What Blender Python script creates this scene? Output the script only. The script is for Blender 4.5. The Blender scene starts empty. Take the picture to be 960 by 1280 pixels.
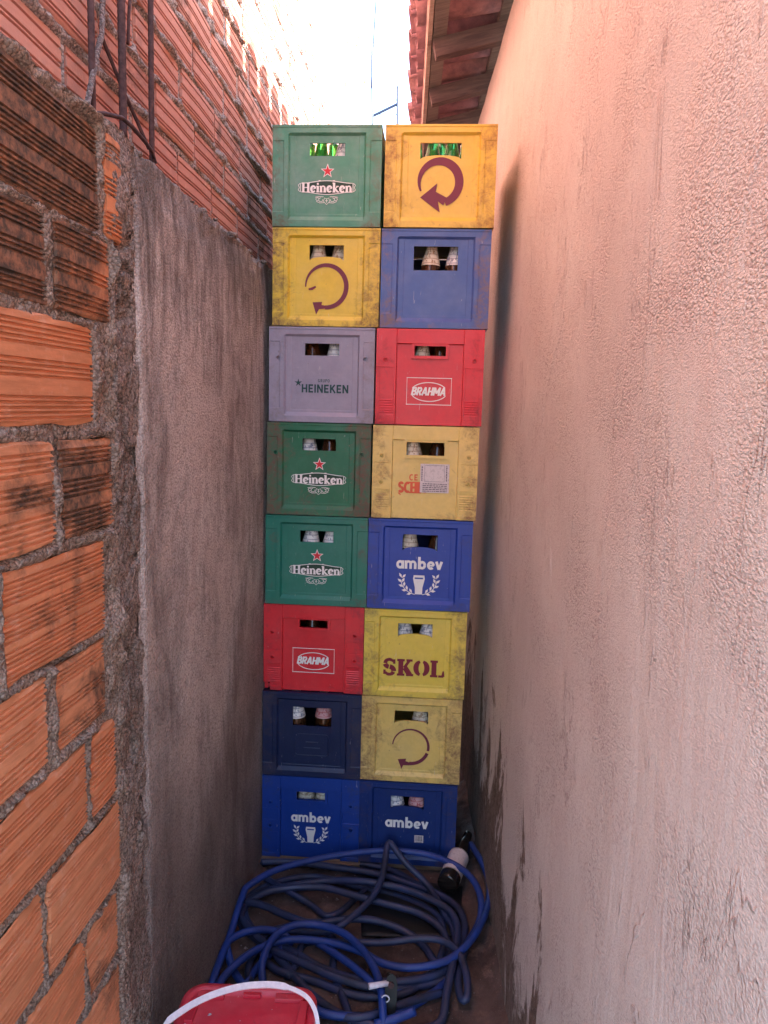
import bpy, bmesh, math, random
import numpy as np
from mathutils import Vector, Matrix
R = math.radians
random.seed(7)
SC = bpy.context.scene
C = SC.collection

# ------------------------------------------------------------------ camera
CAMP = np.array([0.0, -2.4974, 1.6263]); PITCH, ROLL, YAW, FPX = 0.1325, 0.0257, -0.0705, 923.9
def axes():
    cp, sp = math.cos(PITCH), math.sin(PITCH); cr, sr = math.cos(ROLL), math.sin(ROLL); cy, sy = math.cos(YAW), math.sin(YAW)
    f = np.array([sy*cp, cy*cp, -sp]); r0 = np.array([cy, -sy, 0.0]); u0 = np.cross(r0, f)
    r = cr*r0 + sr*u0; u = np.cross(r, f)
    return r, u, f
AR, AU, AF = axes()
cam = bpy.data.cameras.new('camera'); co = bpy.data.objects.new('camera', cam); C.objects.link(co)
co.matrix_world = Matrix([[AR[i], AU[i], -AF[i], CAMP[i]] for i in range(3)] + [[0, 0, 0, 1]])
cam.sensor_fit = 'VERTICAL'; cam.sensor_height = 24; cam.lens = FPX/1280*24
cam.clip_start = 0.02; cam.clip_end = 3000
SC.camera = co
def ray(u, v):                     # direction seen at a place in the photograph, for working out real positions
    d = AF + AR*(u-480)/FPX - AU*(v-640)/FPX
    return d/np.linalg.norm(d)
def onz(u, v, z): d = ray(u, v); return CAMP + d*(z-CAMP[2])/d[2]
def ony(u, v, y): d = ray(u, v); return CAMP + d*(y-CAMP[1])/d[1]
def pix(p): d = np.array(p)-CAMP; k = d@AF; return 480+FPX*(d@AR)/k, 640-FPX*(d@AU)/k, k

# ------------------------------------------------------------------ light
SUN_EL, SUN_AZ = R(36), R(90)      # sun stands over the right-hand roof (+X)
w = bpy.data.worlds.new('World'); SC.world = w; w.use_nodes = True
nt = w.node_tree; bg = nt.nodes['Background']
sky = nt.nodes.new('ShaderNodeTexSky'); sky.sky_type = 'NISHITA'; sky.sun_disc = False
sky.sun_elevation = SUN_EL; sky.sun_rotation = SUN_AZ; sky.air_density = 1.0; sky.dust_density = 2.5
nt.links.new(sky.outputs[0], bg.inputs[0]); bg.inputs[1].default_value = 0.15
sl = bpy.data.lights.new('sun', 'SUN'); sl.energy = 3.6; sl.angle = R(0.5); sl.color = (1, .95, .89)
so = bpy.data.objects.new('sun', sl); C.objects.link(so)
sd = Vector((math.cos(SUN_EL)*math.sin(SUN_AZ), math.cos(SUN_EL)*math.cos(SUN_AZ), math.sin(SUN_EL)))
so.rotation_euler = sd.to_track_quat('Z', 'Y').to_euler(); so.location = (8, 0, 9)
SC.view_settings.view_transform = 'Standard'; SC.view_settings.look = 'None'
SC.view_settings.exposure = 3.3; SC.view_settings.gamma = 1
SC.render.engine = 'CYCLES'
SC.cycles.max_bounces = 10; SC.cycles.diffuse_bounces = 7; SC.cycles.use_denoising = True
SC.cycles.sample_clamp_indirect = 6

# ------------------------------------------------------------------ helpers
def tag(o, label=None, cat=None, group=None, kind=None):
    if label: o['label'] = label
    if cat: o['category'] = cat
    if group: o['group'] = group
    if kind: o['kind'] = kind
    return o
def empty(name, loc=(0, 0, 0), rz=0.0):
    o = bpy.data.objects.new(name, None); C.objects.link(o); o.location = loc; o.rotation_euler = (0, 0, rz); o.empty_display_size = .05
    return o
def link(name, me, mat, parent=None, smooth=False):
    if mat is not None and not me.materials: me.materials.append(mat)
    if smooth: me.polygons.foreach_set('use_smooth', [True]*len(me.polygons))
    o = bpy.data.objects.new(name, me); C.objects.link(o)
    if parent is not None: o.parent = parent
    return o
class MB:
    def __init__(s): s.v = []; s.f = []
    def add(s, vs, fs):
        n = len(s.v); s.v += [tuple(map(float, v)) for v in vs]; s.f += [tuple(i+n for i in f) for f in fs]; return s
    def box(s, x0, x1, y0, y1, z0, z1):
        return s.add([(x0,y0,z0),(x1,y0,z0),(x1,y1,z0),(x0,y1,z0),(x0,y0,z1),(x1,y0,z1),(x1,y1,z1),(x0,y1,z1)],
                     [(0,3,2,1),(4,5,6,7),(0,1,5,4),(1,2,6,5),(2,3,7,6),(3,0,4,7)])
    def tube(s, pts, r, n=8, cap=True):
        P = [Vector(p) for p in pts]; m = len(P); rs = r if isinstance(r, (list, tuple)) else [r]*m
        t0 = (P[1]-P[0]).normalized(); a = t0.orthogonal().normalized(); vs = []
        for i in range(m):
            t = (P[min(i+1, m-1)]-P[max(i-1, 0)]).normalized()
            a = (a - t*a.dot(t)).normalized(); b = t.cross(a)
            for k in range(n):
                an = 2*math.pi*k/n; vs.append(P[i]+(a*math.cos(an)+b*math.sin(an))*rs[i])
        fs = [(i*n+k, i*n+(k+1) % n, (i+1)*n+(k+1) % n, (i+1)*n+k) for i in range(m-1) for k in range(n)]
        if cap: fs += [tuple(range(n-1, -1, -1)), tuple((m-1)*n+k for k in range(n))]
        return s.add(vs, fs)
    def lathe(s, prof, n=20):
        vs = [(r*math.cos(2*math.pi*k/n), r*math.sin(2*math.pi*k/n), z) for r, z in prof for k in range(n)]
        m = len(prof)
        fs = [(i*n+k, i*n+(k+1) % n, (i+1)*n+(k+1) % n, (i+1)*n+k) for i in range(m-1) for k in range(n)]
        fs += [tuple(range(n-1, -1, -1)), tuple((m-1)*n+k for k in range(n))]
        return s.add(vs, fs)
    def mesh(s, name='m'):
        me = bpy.data.meshes.new(name); me.from_pydata(s.v, [], s.f); me.update(); return me
    def build(s, name, mat, parent=None, smooth=False, bevel=0):
        me = s.mesh(name)
        if bevel:
            b = bmesh.new(); b.from_mesh(me); bmesh.ops.bevel(b, geom=list(b.edges), offset=bevel, segments=2, affect='EDGES', profile=.6); b.to_mesh(me); b.free()
        o = link(name, me, mat, parent, smooth)
        return o
# value noise
RNG = np.random.default_rng(11)
LAT = RNG.random((257, 257))
def vnoise(x, y, seed=0):
    x = x+seed*17.31; y = y+seed*9.77
    xi = np.floor(x).astype(int); yi = np.floor(y).astype(int); fx = x-xi; fy = y-yi
    fx = fx*fx*(3-2*fx); fy = fy*fy*(3-2*fy); a = lambda i, j: LAT[(xi+i) % 257, (yi+j) % 257]
    return (a(0,0)*(1-fx)+a(1,0)*fx)*(1-fy)+(a(0,1)*(1-fx)+a(1,1)*fx)*fy
def fbm(x, y, s=1.0, oct=4, seed=0):
    t = 0; am = .5; tot = 0
    for k in range(oct): t = t+am*(vnoise(x*s, y*s, seed+k*3)-.5); tot += am; am *= .55; s *= 2.03
    return t/tot*2                      # about -1..1
def sheet(name, U, V, fn, mat, parent=None, flip=False):
    uu, vv = np.meshgrid(U, V, indexing='ij'); P = fn(uu, vv).reshape(-1, 3).astype(np.float32)
    nu, nv = len(U), len(V); i = np.arange(nu-1)[:, None]*nv+np.arange(nv-1)[None, :]
    q = np.stack([i, i+nv, i+nv+1, i+1], -1).reshape(-1, 4)
    if flip: q = q[:, ::-1]
    me = bpy.data.meshes.new(name); me.vertices.add(len(P)); me.vertices.foreach_set('co', P.ravel())
    me.loops.add(q.size); me.loops.foreach_set('vertex_index', q.ravel().astype(np.int32))
    me.polygons.add(len(q)); me.polygons.foreach_set('loop_start', np.arange(0, q.size, 4, dtype=np.int32))
    me.update(calc_edges=True); me.validate()
    return link(name, me, mat, parent, True)

# ------------------------------------------------------------------ materials
class NM:
    def __init__(s, name):
        s.m = bpy.data.materials.new(name); s.m.use_nodes = True; s.t = s.m.node_tree; s.b = s.t.nodes['Principled BSDF']
        s.o = s.t.nodes['Material Output']; s.tc = s.t.nodes.new('ShaderNodeTexCoord')
    def n(s, kind, **kw):
        x = s.t.nodes.new(kind)
        for k, v in kw.items(): setattr(x, k, v)
        return x
    def l(s, a, b): s.t.links.new(a, b)
    def pos(s, scale=(1, 1, 1), world=False, seed=False):
        mp = s.n('ShaderNodeMapping'); mp.inputs['Scale'].default_value = scale
        src = s.n('ShaderNodeNewGeometry').outputs['Position'] if world else s.tc.outputs['Object']
        s.l(src, mp.inputs['Vector'])
        if seed:
            oi = s.n('ShaderNodeObjectInfo'); c = s.n('ShaderNodeVectorMath', operation='SCALE'); c.inputs[0].default_value = (37, 91, 53)
            s.l(oi.outputs['Random'], c.inputs['Scale']); a = s.n('ShaderNodeVectorMath', operation='ADD')
            s.l(mp.outputs[0], a.inputs[0]); s.l(c.outputs[0], a.inputs[1]); return a.outputs[0]
        return mp.outputs[0]
    def noise(s, vec, scale, detail=5, rough=.6, dist=0):
        x = s.n('ShaderNodeTexNoise'); x.inputs['Scale'].default_value = scale; x.inputs['Detail'].default_value = detail
        x.inputs['Roughness'].default_value = rough; x.inputs['Distortion'].default_value = dist; s.l(vec, x.inputs['Vector']); return x.outputs['Fac']
    def grain(s, vec, scale, feature='F1'):
        x = s.n('ShaderNodeTexVoronoi'); x.inputs['Scale'].default_value = scale; x.inputs['Randomness'].default_value = 1
        wv = s.n('ShaderNodeVectorMath', operation='ADD'); ns = s.n('ShaderNodeTexNoise'); ns.inputs['Scale'].default_value = scale*.5; ns.inputs['Detail'].default_value = 2
        sc_ = s.n('ShaderNodeVectorMath', operation='SCALE'); sc_.inputs['Scale'].default_value = 1.1/scale; s.l(vec, ns.inputs['Vector']); s.l(ns.outputs['Color'], sc_.inputs[0])
        s.l(vec, wv.inputs[0]); s.l(sc_.outputs[0], wv.inputs[1]); s.l(wv.outputs[0], x.inputs['Vector'])
        return s.ramp(x.outputs['Distance'], .75, .05, 0, 1)
    def ramp(s, fac, a, b, lo=0.0, hi=1.0):
        x = s.n('ShaderNodeMapRange'); x.inputs['From Min'].default_value = a; x.inputs['From Max'].default_value = b
        x.inputs['To Min'].default_value = lo; x.inputs['To Max'].default_value = hi; s.l(fac, x.inputs['Value']); return x.outputs[0]
    def mix(s, fac, a, b):
        x = s.n('ShaderNodeMix', data_type='RGBA')
        for k, v in ((0, fac), (6, a), (7, b)):
            if isinstance(v, (int, float)): x.inputs[k].default_value = v
            elif isinstance(v, tuple): x.inputs[k].default_value = (*v, 1)
            else: s.l(v, x.inputs[k])
        return x.outputs[2]
    def math(s, op, a, b=None):
        x = s.n('ShaderNodeMath', operation=op)
        for k, v in ((0, a), (1, b)):
            if v is None: continue
            if isinstance(v, (int, float)): x.inputs[k].default_value = v
            else: s.l(v, x.inputs[k])
        return x.outputs[0]
    def prop(s, name):
        x = s.n('ShaderNodeAttribute', attribute_type='OBJECT', attribute_name=name); return x.outputs['Fac']
    def xyz(s, world=False):
        x = s.n('ShaderNodeSeparateXYZ'); s.l(s.n('ShaderNodeNewGeometry').outputs['Position'] if world else s.tc.outputs['Object'], x.inputs[0]); return x.outputs
    def bump(s, h, dist, strength=1.0, prev=None):
        x = s.n('ShaderNodeBump'); x.inputs['Distance'].default_value = dist; x.inputs['Strength'].default_value = strength; s.l(h, x.inputs['Height'])
        if prev is not None: s.l(prev, x.inputs['Normal'])
        return x.outputs[0]
    def out(s, col, rough=.9, normal=None, spec=.3):
        if isinstance(col, tuple): s.b.inputs['Base Color'].default_value = (*col, 1)
        else: s.l(col, s.b.inputs['Base Color'])
        if isinstance(rough, (int, float)): s.b.inputs['Roughness'].default_value = rough
        else: s.l(rough, s.b.inputs['Roughness'])
        s.b.inputs['Specular IOR Level'].default_value = spec
        if normal is not None: s.l(normal, s.b.inputs['Normal'])
        return s.m
def mat_plain(name, col, rough=.6, spec=.4, metal=0, var=.25, scale=30):
    m = NM(name); p = m.pos(); n = m.noise(p, scale); c = m.mix(m.ramp(n, .3, .7), tuple(x*(1-var) for x in col), tuple(min(1, x*(1+var)) for x in col))
    m.b.inputs['Metallic'].default_value = metal
    return m.out(c, rough, m.bump(n, .0006), spec)
def mat_brick(name, c0, c1, stk=1.0):
    m = NM(name); oi = m.n('ShaderNodeObjectInfo').outputs['Random']; p = m.pos((1, 1, 1), True)
    st = m.pos((1, 1.2, 9), True)
    base = m.mix(oi, c0, c1)
    streak = m.noise(st, 9, 5, .65); base = m.mix(m.ramp(streak, .35, .68, 0, .7*stk), base, tuple(v*.66 for v in c0))
    base = m.mix(m.ramp(m.noise(p, 34, 6, .7), .55, .75, 0, .55), base, (.74, .45, .32))
    dirt = m.prop('dirt'); n = m.noise(p, 7, 8, .68, .4)
    thr = m.math('SUBTRACT', .78, m.math('MULTIPLY', dirt, .55))
    msk = m.math('MULTIPLY', m.math('SUBTRACT', n, thr), 7); msk.node.use_clamp = True
    fine = m.ramp(m.noise(p, 60, 5, .7), .3, .6, .5, 1)
    col = m.mix(m.math('MULTIPLY', msk, fine), base, (.085, .062, .048))
    n3 = m.noise(p, 160, 4, .7)
    nb = m.bump(n3, .0012, .7, m.bump(streak, .0012, .4))
    return m.out(col, .88, nb, .2)
def mat_mortar(name, a, b, dark, dk=.5):
    m = NM(name); p = m.pos((1, 1, 1), True); n = m.noise(p, 14, 8, .7); g = m.noise(p, 150, 4, .75); g2 = m.noise(p, 420, 2, .6)
    c = m.mix(m.ramp(n, .3, .7), a, b); c = m.mix(m.ramp(g, .35, .7, 0, .8), c, dark)
    c = m.mix(m.ramp(g2, .62, .75, 0, .6), c, (.5, .42, .35))
    c = m.mix(m.ramp(m.noise(p, 5, 6, .6), .5, .68, 0, dk), c, dark)
    gr_ = m.grain(p, 170); c = m.mix(m.ramp(gr_, .35, 0, 0, .7), c, tuple(v*.5 for v in dark)); c = m.mix(m.ramp(m.grain(p, 240), .85, .97, 0, .5), c, tuple(min(.7, v*1.5) for v in b))
    return m.out(c, .95, m.bump(gr_, .0035, 1, m.bump(g, .005, 1)), .15)
def mat_plaster_left():
    m = NM('stained_cement_plaster'); w = m.pos((1, 1, 1), True); st = m.pos((1, 1, .24), True)
    s1 = m.noise(st, 5.0, 8, .66, .5); s2 = m.noise(st, 26, 6, .7); f = m.noise(w, 240, 4, .75); b = m.noise(w, 1.7, 4, .5)
    c = m.mix(m.ramp(s1, .36, .62), (.34, .285, .26), (.80, .725, .67))
    c = m.mix(m.ramp(s2, .42, .7, 0, .6), c, (.15, .105, .09))
    c = m.mix(m.ramp(m.math('MULTIPLY', s1, m.noise(st, 11, 5, .6)), .27, .38, 0, .75), c, (.62, .51, .46))
    c = m.mix(m.ramp(m.noise(m.pos((1, 1, .8), True), 4.2, 6, .6, .8), .44, .60, 0, .75), c, (.70, .60, .54))
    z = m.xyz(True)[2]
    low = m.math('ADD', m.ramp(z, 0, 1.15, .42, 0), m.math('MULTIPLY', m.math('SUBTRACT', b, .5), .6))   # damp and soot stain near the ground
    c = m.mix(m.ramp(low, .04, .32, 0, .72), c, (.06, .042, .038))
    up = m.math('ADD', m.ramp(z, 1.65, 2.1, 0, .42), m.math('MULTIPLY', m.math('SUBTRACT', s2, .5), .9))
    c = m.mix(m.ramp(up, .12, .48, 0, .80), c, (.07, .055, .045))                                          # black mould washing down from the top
    c = m.mix(m.ramp(f, .35, .75, 0, .35), c, (.16, .125, .115))
    c = m.mix(m.ramp(m.noise(w, 24, 8, .75), .5, .68, 0, .5), c, (.24, .19, .175))
    g = m.grain(w, 190); c = m.mix(m.ramp(g, .35, .0, 0, .42), c, (.08, .06, .055)); c = m.mix(m.ramp(m.grain(w, 120), .82, .95, 0, .35), c, (.66, .56, .51))
    return m.out(c, .93, m.bump(g, .0030, .9, m.bump(m.noise(w, 60, 6, .7), .004, .6)), .2)
def mat_plaster_right():
    m = NM('pink_roughcast_plaster'); w = m.pos((1, 1, 1), True); z = m.xyz(True)[2]; y = m.xyz(True)[1]
    c = m.mix(m.ramp(m.noise(w, 1.6, 5, .55), .35, .65), (.58, .525, .48), (.68, .63, .575))
    c = m.mix(m.ramp(m.noise(w, 6, 7, .65), .45, .75, 0, .5), c, (.60, .49, .455))
    f = m.noise(w, 105, 5, .62); c = m.mix(m.ramp(f, .58, .74, 0, .35), c, (.66, .59, .55))
    # bare, mouldy patches near the ground where the paint has come off
    st = m.pos((1, 1.0, .50), True); sn = m.noise(st, 6.0, 9, .70, .5)
    lim = m.math('ADD', m.ramp(z, 0, .80, .235, -.05), m.ramp(z, .7, 1.1, 0, -.4)); lim2 = m.math('ADD', lim, m.ramp(y, -1.15, -.2, -.16, .03))
    k = m.math('MULTIPLY', m.math('SUBTRACT', m.math('ADD', sn, lim2), .545), 18); k.node.use_clamp = True
    mould = m.mix(m.ramp(m.noise(w, 60, 6, .7), .35, .65), (.06, .042, .028), (.24, .17, .125))
    c = m.mix(k, c, mould)
    k2 = m.math('MULTIPLY', m.math('SUBTRACT', m.math('ADD', m.noise(st, 16, 6, .65), m.ramp(z, 0, .5, .20, -.15)), .56), 10); k2.node.use_clamp = True
    c = m.mix(m.math('MULTIPLY', k2, .6), c, (.22, .16, .13))
    sm = m.ramp(z, 2.55, 2.8, 1, .15)
    c = m.mix(m.ramp(m.noise(w, 42, 3, .6), .715, .76, 0, .5), c, (.25, .16, .14)); c = m.mix(m.ramp(m.noise(w, 13, 7, .7), .55, .75, 0, .35), c, (.50, .40, .37))
    wq = m.pos((1, .62, 1), True); g1 = m.grain(wq, 235); g2 = m.grain(wq, 420); pat = m.ramp(m.noise(w, 3.6, 6, .62, .4), .40, .62, .12, 1)
    gg = m.math('MULTIPLY', m.math('MULTIPLY', g1, pat), sm)
    c = m.mix(m.math('MULTIPLY', m.ramp(g1, .25, .0, 0, .55), m.math('MULTIPLY', pat, sm)), c, (.30, .21, .19))
    c = m.mix(m.ramp(g2, .35, .0, 0, .30), c, (.34, .25, .23))
    mp = m.n('ShaderNodeMapping'); mp.inputs['Rotation'].default_value = (R(-24), 0, 0); mp.inputs['Scale'].default_value = (1, 2.6, .45)
    m.l(m.n('ShaderNodeNewGeometry').outputs['Position'], mp.inputs['Vector']); tn = m.noise(mp.outputs[0], 3.2, 5, .6, .6)
    ridge = m.math('MULTIPLY', m.ramp(m.math('ABSOLUTE', m.math('SUBTRACT', tn, .53)), .010, .0, 0, 1), m.ramp(m.noise(w, 4.2, 4, .6), .50, .58, 0, 1))
    c = m.mix(m.math('MULTIPLY', m.ramp(m.math('SUBTRACT', tn, .53), .010, .002, 0, .55), ridge), c, (.33, .23, .21))
    nb = m.bump(g2, .0012, .6, m.bump(gg, .0027, .7, m.bump(tn, .03, .35, m.bump(ridge, .006, .6, m.bump(m.math('MULTIPLY', f, sm), .002, .3)))))
    return m.out(c, .86, nb, .25)
def mat_crate(name, col, dirtcol=(.16, .085, .04), fade=.25, rough=.42):
    m = NM(name); p = m.pos((1, 1, 1), False, True); x, y, z = m.xyz()
    oc = tuple(c*(1-fade)+.42*fade*f for c, f in zip(col, (1, 1, 1)))
    c = m.mix(m.ramp(m.noise(p, 9, 6, .6), .38, .68), col, oc)
    c = m.mix(m.ramp(m.noise(p, 38, 5, .7), .35, .75, 0, .35), c, tuple(v*.62 for v in col))
    edge = m.ramp(m.math('ABSOLUTE', x), .085, .150, 0, .20); lowz = m.ramp(z, 0, .05, .12, 0)
    d = m.math('ADD', m.math('ADD', edge, lowz), m.math('MULTIPLY', m.prop('dirt'), .42))
    n = m.noise(p, 17, 9, .74, .6); k = m.math('MULTIPLY', m.math('SUBTRACT', m.math('ADD', n, d), .70), 5.0); k.node.use_clamp = True
    k = m.math('MULTIPLY', k, m.ramp(m.noise(p, 90, 4, .7), .3, .62, .25, .95))
    c = m.mix(k, c, dirtcol)
    spk = m.ramp(m.noise(p, 75, 3, .6), .70, .76, 0, .7); c = m.mix(spk, c, dirtcol)
    sc = m.pos((6, 1, 1), False, True); scr = m.ramp(m.noise(sc, 26, 3, .5, 1.2), .70, .74, 0, .3); c = m.mix(scr, c, (.65, .6, .55))
    r = m.math('ADD', m.math('MULTIPLY', k, .35), rough)
    return m.out(c, r, m.bump(m.noise(p, 60, 5, .6), .0011, .55, m.bump(m.noise(p, 9, 3, .5), .004, .4)), .45)
def mat_print(name, col, wear=.57):
    m = NM(name); p = m.pos((1, 1, 1), True); c = m.mix(m.ramp(m.noise(p, 120, 5, .7), wear, wear+.15, 0, .45), col, tuple(v*.45 for v in col))
    return m.out(c, .55, None, .35)
def mat_label(name, col, ink):
    m = NM(name); p = m.pos((1, 1, .35)); q = m.pos((1, 1, 1)); c = m.mix(m.ramp(m.noise(p, 150, 2, .5), .56, .60, 0, .85), col, ink)
    z = m.xyz()[2]; bandz = m.math('GREATER_THAN', m.math('SINE', m.math('MULTIPLY', z, 420)), .72); c = m.mix(m.math('MULTIPLY', bandz, .55), c, ink)
    c = m.mix(m.ramp(m.noise(q, 40, 5, .7), .5, .75, 0, .6), c, (.30, .24, .20))
    return m.out(c, .5, None, .3)
def mat_glass(name, col, rough=.12, trans=1.0):
    m = NM(name); m.b.inputs['Transmission Weight'].default_value = trans; m.b.inputs['IOR'].default_value = 1.45
    return m.out(col, rough, None, .5)
def mat_tile():
    m = NM('roof_clay'); p = m.pos((1, 1, 1), True); oi = m.n('ShaderNodeObjectInfo').outputs['Random']
    c = m.mix(oi, (.27, .135, .165), (.38, .21, .22)); c = m.mix(m.ramp(m.noise(p, 12, 7, .7), .42, .68, 0, .8), c, (.10, .065, .085))
    return m.out(c, .9, m.bump(m.noise(p, 90, 5), .002), .2)
def mat_wood(name, a, b):
    m = NM(name); p = m.pos((1, 9, 9), False, True); c = m.mix(m.ramp(m.noise(p, 6, 7, .65, .6), .35, .65), a, b)
    return m.out(c, .85, m.bump(m.noise(p, 10, 6, .7), .003), .2)
def mat_floor():
    m = NM('dirty_cement_floor'); p = m.pos((1, 1, 1), True)
    c = m.mix(m.ramp(m.noise(p, 4, 7, .65), .38, .62), (.058, .036, .030), (.17, .105, .085))
    c = m.mix(m.ramp(m.noise(p, 22, 7, .7), .52, .7, 0, .7), c, (.25, .15, .11))
    c = m.mix(m.ramp(m.noise(p, 230, 2, .5), .72, .78, 0, .9), c, (.42, .34, .28))
    return m.out(c, m.ramp(m.noise(p, 6), .4, .6, .6, .95), m.bump(m.noise(p, 120, 6, .75), .006, 1), .3)
def mat_hose(name, col, dcol, k=.5):
    m = NM(name); p = m.pos((1, 1, 1), True); n = m.noise(p, 11, 6, .65); f = m.noise(p, 90, 4, .7)
    c = m.mix(m.ramp(n, .38, .66, 0, k), col, dcol); c = m.mix(m.ramp(f, .56, .8, 0, .5), c, dcol)
    c = m.mix(m.ramp(m.noise(p, 260, 2), .72, .78, 0, .6), c, (.4, .36, .33))
    return m.out(c, m.ramp(n, .3, .7, .36, .62), m.bump(f, .0006, .6), .45)

M = dict(
    brick=mat_brick('orange_clay', (.68, .265, .125), (.76, .35, .185)), brick_up=mat_brick('pink_red_clay', (.54, .245, .185), (.62, .31, .235), .45), tile=mat_tile(),
    mortar=mat_mortar('rough_mortar', (.42, .32, .26), (.58, .47, .39), (.20, .145, .115), .35),
    mortar_up=mat_mortar('grey_mortar', (.50, .41, .37), (.66, .56, .51), (.27, .20, .185), .2),
    column=mat_mortar('rough_column_cement', (.38, .29, .245), (.54, .44, .385), (.16, .12, .10), .45),
    plaster=mat_plaster_left(), pink=mat_plaster_right(), floor=mat_floor(),
    rafter=mat_wood('weathered_rafter_wood', (.075, .05, .055), (.15, .105, .10)),
    batten=mat_wood('grey_batten_wood', (.13, .10, .10), (.23, .18, .17)),
    board=mat_wood('old_board_wood', (.14, .085, .05), (.26, .18, .12)),
    rust=mat_plain('rusty_steel', (.095, .052, .05), .8, .3, .3, .45, 70),
    crust=mat_mortar('cement_crust', (.34, .27, .25), (.45, .38, .36), (.16, .11, .10), .2),
    dark=mat_plain('black_plastic', (.011, .010, .010), .55, .4),
    white=mat_print('white_ink', (.82, .80, .76), .60), red_ink=mat_print('red_ink', (.62, .03, .04)),
    orange_ink=mat_print('orange_red_ink', (.70, .12, .05)), maroon=mat_print('maroon_ink', (.20, .018, .035), .62),
    purple=mat_print('purple_brown_ink', (.165, .028, .052), .62), teal_ink=mat_print('dark_green_ink', (.012, .055, .055), .62),
    black_ink=mat_print('black_green_ink', (.018, .05, .03)), paper=mat_print('pale_paper', (.66, .58, .56), .5),
    grey_ink=mat_print('grey_ink', (.12, .10, .12)), cream=mat_label('cream_label', (.74, .66, .52), (.30, .18, .08)),
    wlabel=mat_label('white_label', (.80, .78, .76), (.16, .18, .26)), pinklabel=mat_label('pink_label', (.66, .36, .36), (.45, .04, .06)),
    black_glass=mat_glass('sooty_bottle_glass', (.018, .012, .010), .2, .1),
    brown=mat_glass('brown_bottle_glass', (.10, .035, .012), .08, .55), green=mat_glass('green_bottle_glass', (.12, .62, .10), .12, .9),
    dgreen=mat_glass('deep_green_bottle_glass', (.03, .36, .13), .15, .75),
    foil=mat_plain('crown_cap_metal', (.35, .30, .26), .4, .5, .7),
    hose_blue=mat_hose('bright_blue_hose_rubber', (.014, .046, .235), (.014, .02, .06), .5),
    hose_dark=mat_hose('faded_slate_blue_hose_rubber', (.028, .040, .105), (.022, .023, .038), .9),
    redp=mat_crate('red_bucket_plastic', (.58, .020, .045), (.16, .03, .03), .12, .4),
    whitep=mat_plain('white_handle_plastic', (.80, .74, .78), .45, .4, 0, .10, 120),
    cable=mat_plain('blue_black_cable', (.03, .05, .10), .6),
    ground=mat_plain('earth', (.16, .11, .08), .95, .1, 0, .3, 3),
)
CR = dict(
    green1=mat_crate('pale_green_crate_plastic', (.060, .25, .145), (.14, .10, .06), .28),  # mixed with more pale grey than the other crates
    green2=mat_crate('green_crate_plastic', (.010, .135, .060), (.15, .07, .05), .06),
    green3=mat_crate('sea_green_crate_plastic', (.008, .170, .115), (.12, .07, .05), .06),
    yellow1=mat_crate('amber_crate_plastic', (.72, .49, .060), (.27, .13, .05), .06),
    yellow2=mat_crate('yellow_crate_plastic', (.74, .52, .035), (.12, .07, .05), .08),
    yellow3=mat_crate('pale_yellow_crate_plastic', (.76, .55, .15), (.24, .13, .06), .10),
    yellow4=mat_crate('lemon_crate_plastic', (.76, .58, .075), (.20, .12, .06), .08),
    blue1=mat_crate('faded_blue_crate_plastic', (.055, .105, .33), (.22, .15, .13), .10),
    blue2=mat_crate('royal_blue_crate_plastic', (.012, .050, .34), (.07, .06, .09), .03),
    blue3=mat_crate('bright_blue_crate_plastic', (.006, .042, .27), (.05, .05, .08), .015),
    blue4=mat_crate('dark_blue_crate_plastic', (.006, .028, .155), (.08, .05, .06), .015),
    navy=mat_crate('navy_crate_plastic', (.005, .014, .062), (.06, .04, .055), .02),
    grey=mat_crate('lilac_grey_crate_plastic', (.30, .27, .35), (.22, .18, .18), .10),
    red=mat_crate('red_crate_plastic', (.66, .018, .030), (.25, .03, .04), .04),
)

# ------------------------------------------------------------------ ground and floor
FZ = -.03
def ground_fn(u, v):
    z = FZ-.02+0*u; return np.stack([u, v, z], -1)
tag(sheet('ground', np.array([-1500, -30, -3, 0, 3, 30, 1500.]), np.array([-1500, -30, -5, 0, 9, 30, 1500.]), ground_fn, M['ground']), kind='structure')
def wallx(y, z): return .205+.012*z-.06*y
def floor_fn(u, v):
    n = fbm(u, v, 9, 5, 3)*.006+fbm(u, v, 55, 3, 5)*.0025
    d = wallx(v, 0)-u; sk = np.clip(1-d/.062, 0, 1)                # mortar fillet up against the right wall
    sk = sk*(.6+.5*fbm(u, v, 7, 3, 8))
    dl = u+.60; skl = np.clip(1-dl/.03, 0, 1)*.02
    return np.stack([u, v, FZ+.004+n+.055*np.clip(sk, 0, 1.3)**1.3*(1+.3*fbm(u, v, 40, 3, 2))+skl], -1)
tag(sheet('alley_floor', np.arange(-.66, .45, .0075), np.arange(-3.2, 7.0, .011), floor_fn, M['floor']), kind='structure')
gr = MB(); rr = random.Random(5)
for k in range(420):
    x = rr.uniform(-.58, .26); y = rr.uniform(-1.5, -.02); s = rr.uniform(.0012, .004)*(1.8 if rr.random() < .08 else 1)
    if x > wallx(y, 0)-.07: continue
    gr.add([(x+s*rr.uniform(.7, 1.2)*a, y+s*rr.uniform(.7, 1.2)*b, FZ+.006+s*c) for a, b, c in ((1,0,0),(0,1,0),(-1,0,0),(0,-1,0),(0,0,1))], [(0,1,4),(1,2,4),(2,3,4),(3,0,4)])
tag(gr.build('gravel', M['crust']), 'small pale grit and chips scattered on the alley floor', 'gravel', kind='stuff')

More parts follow.
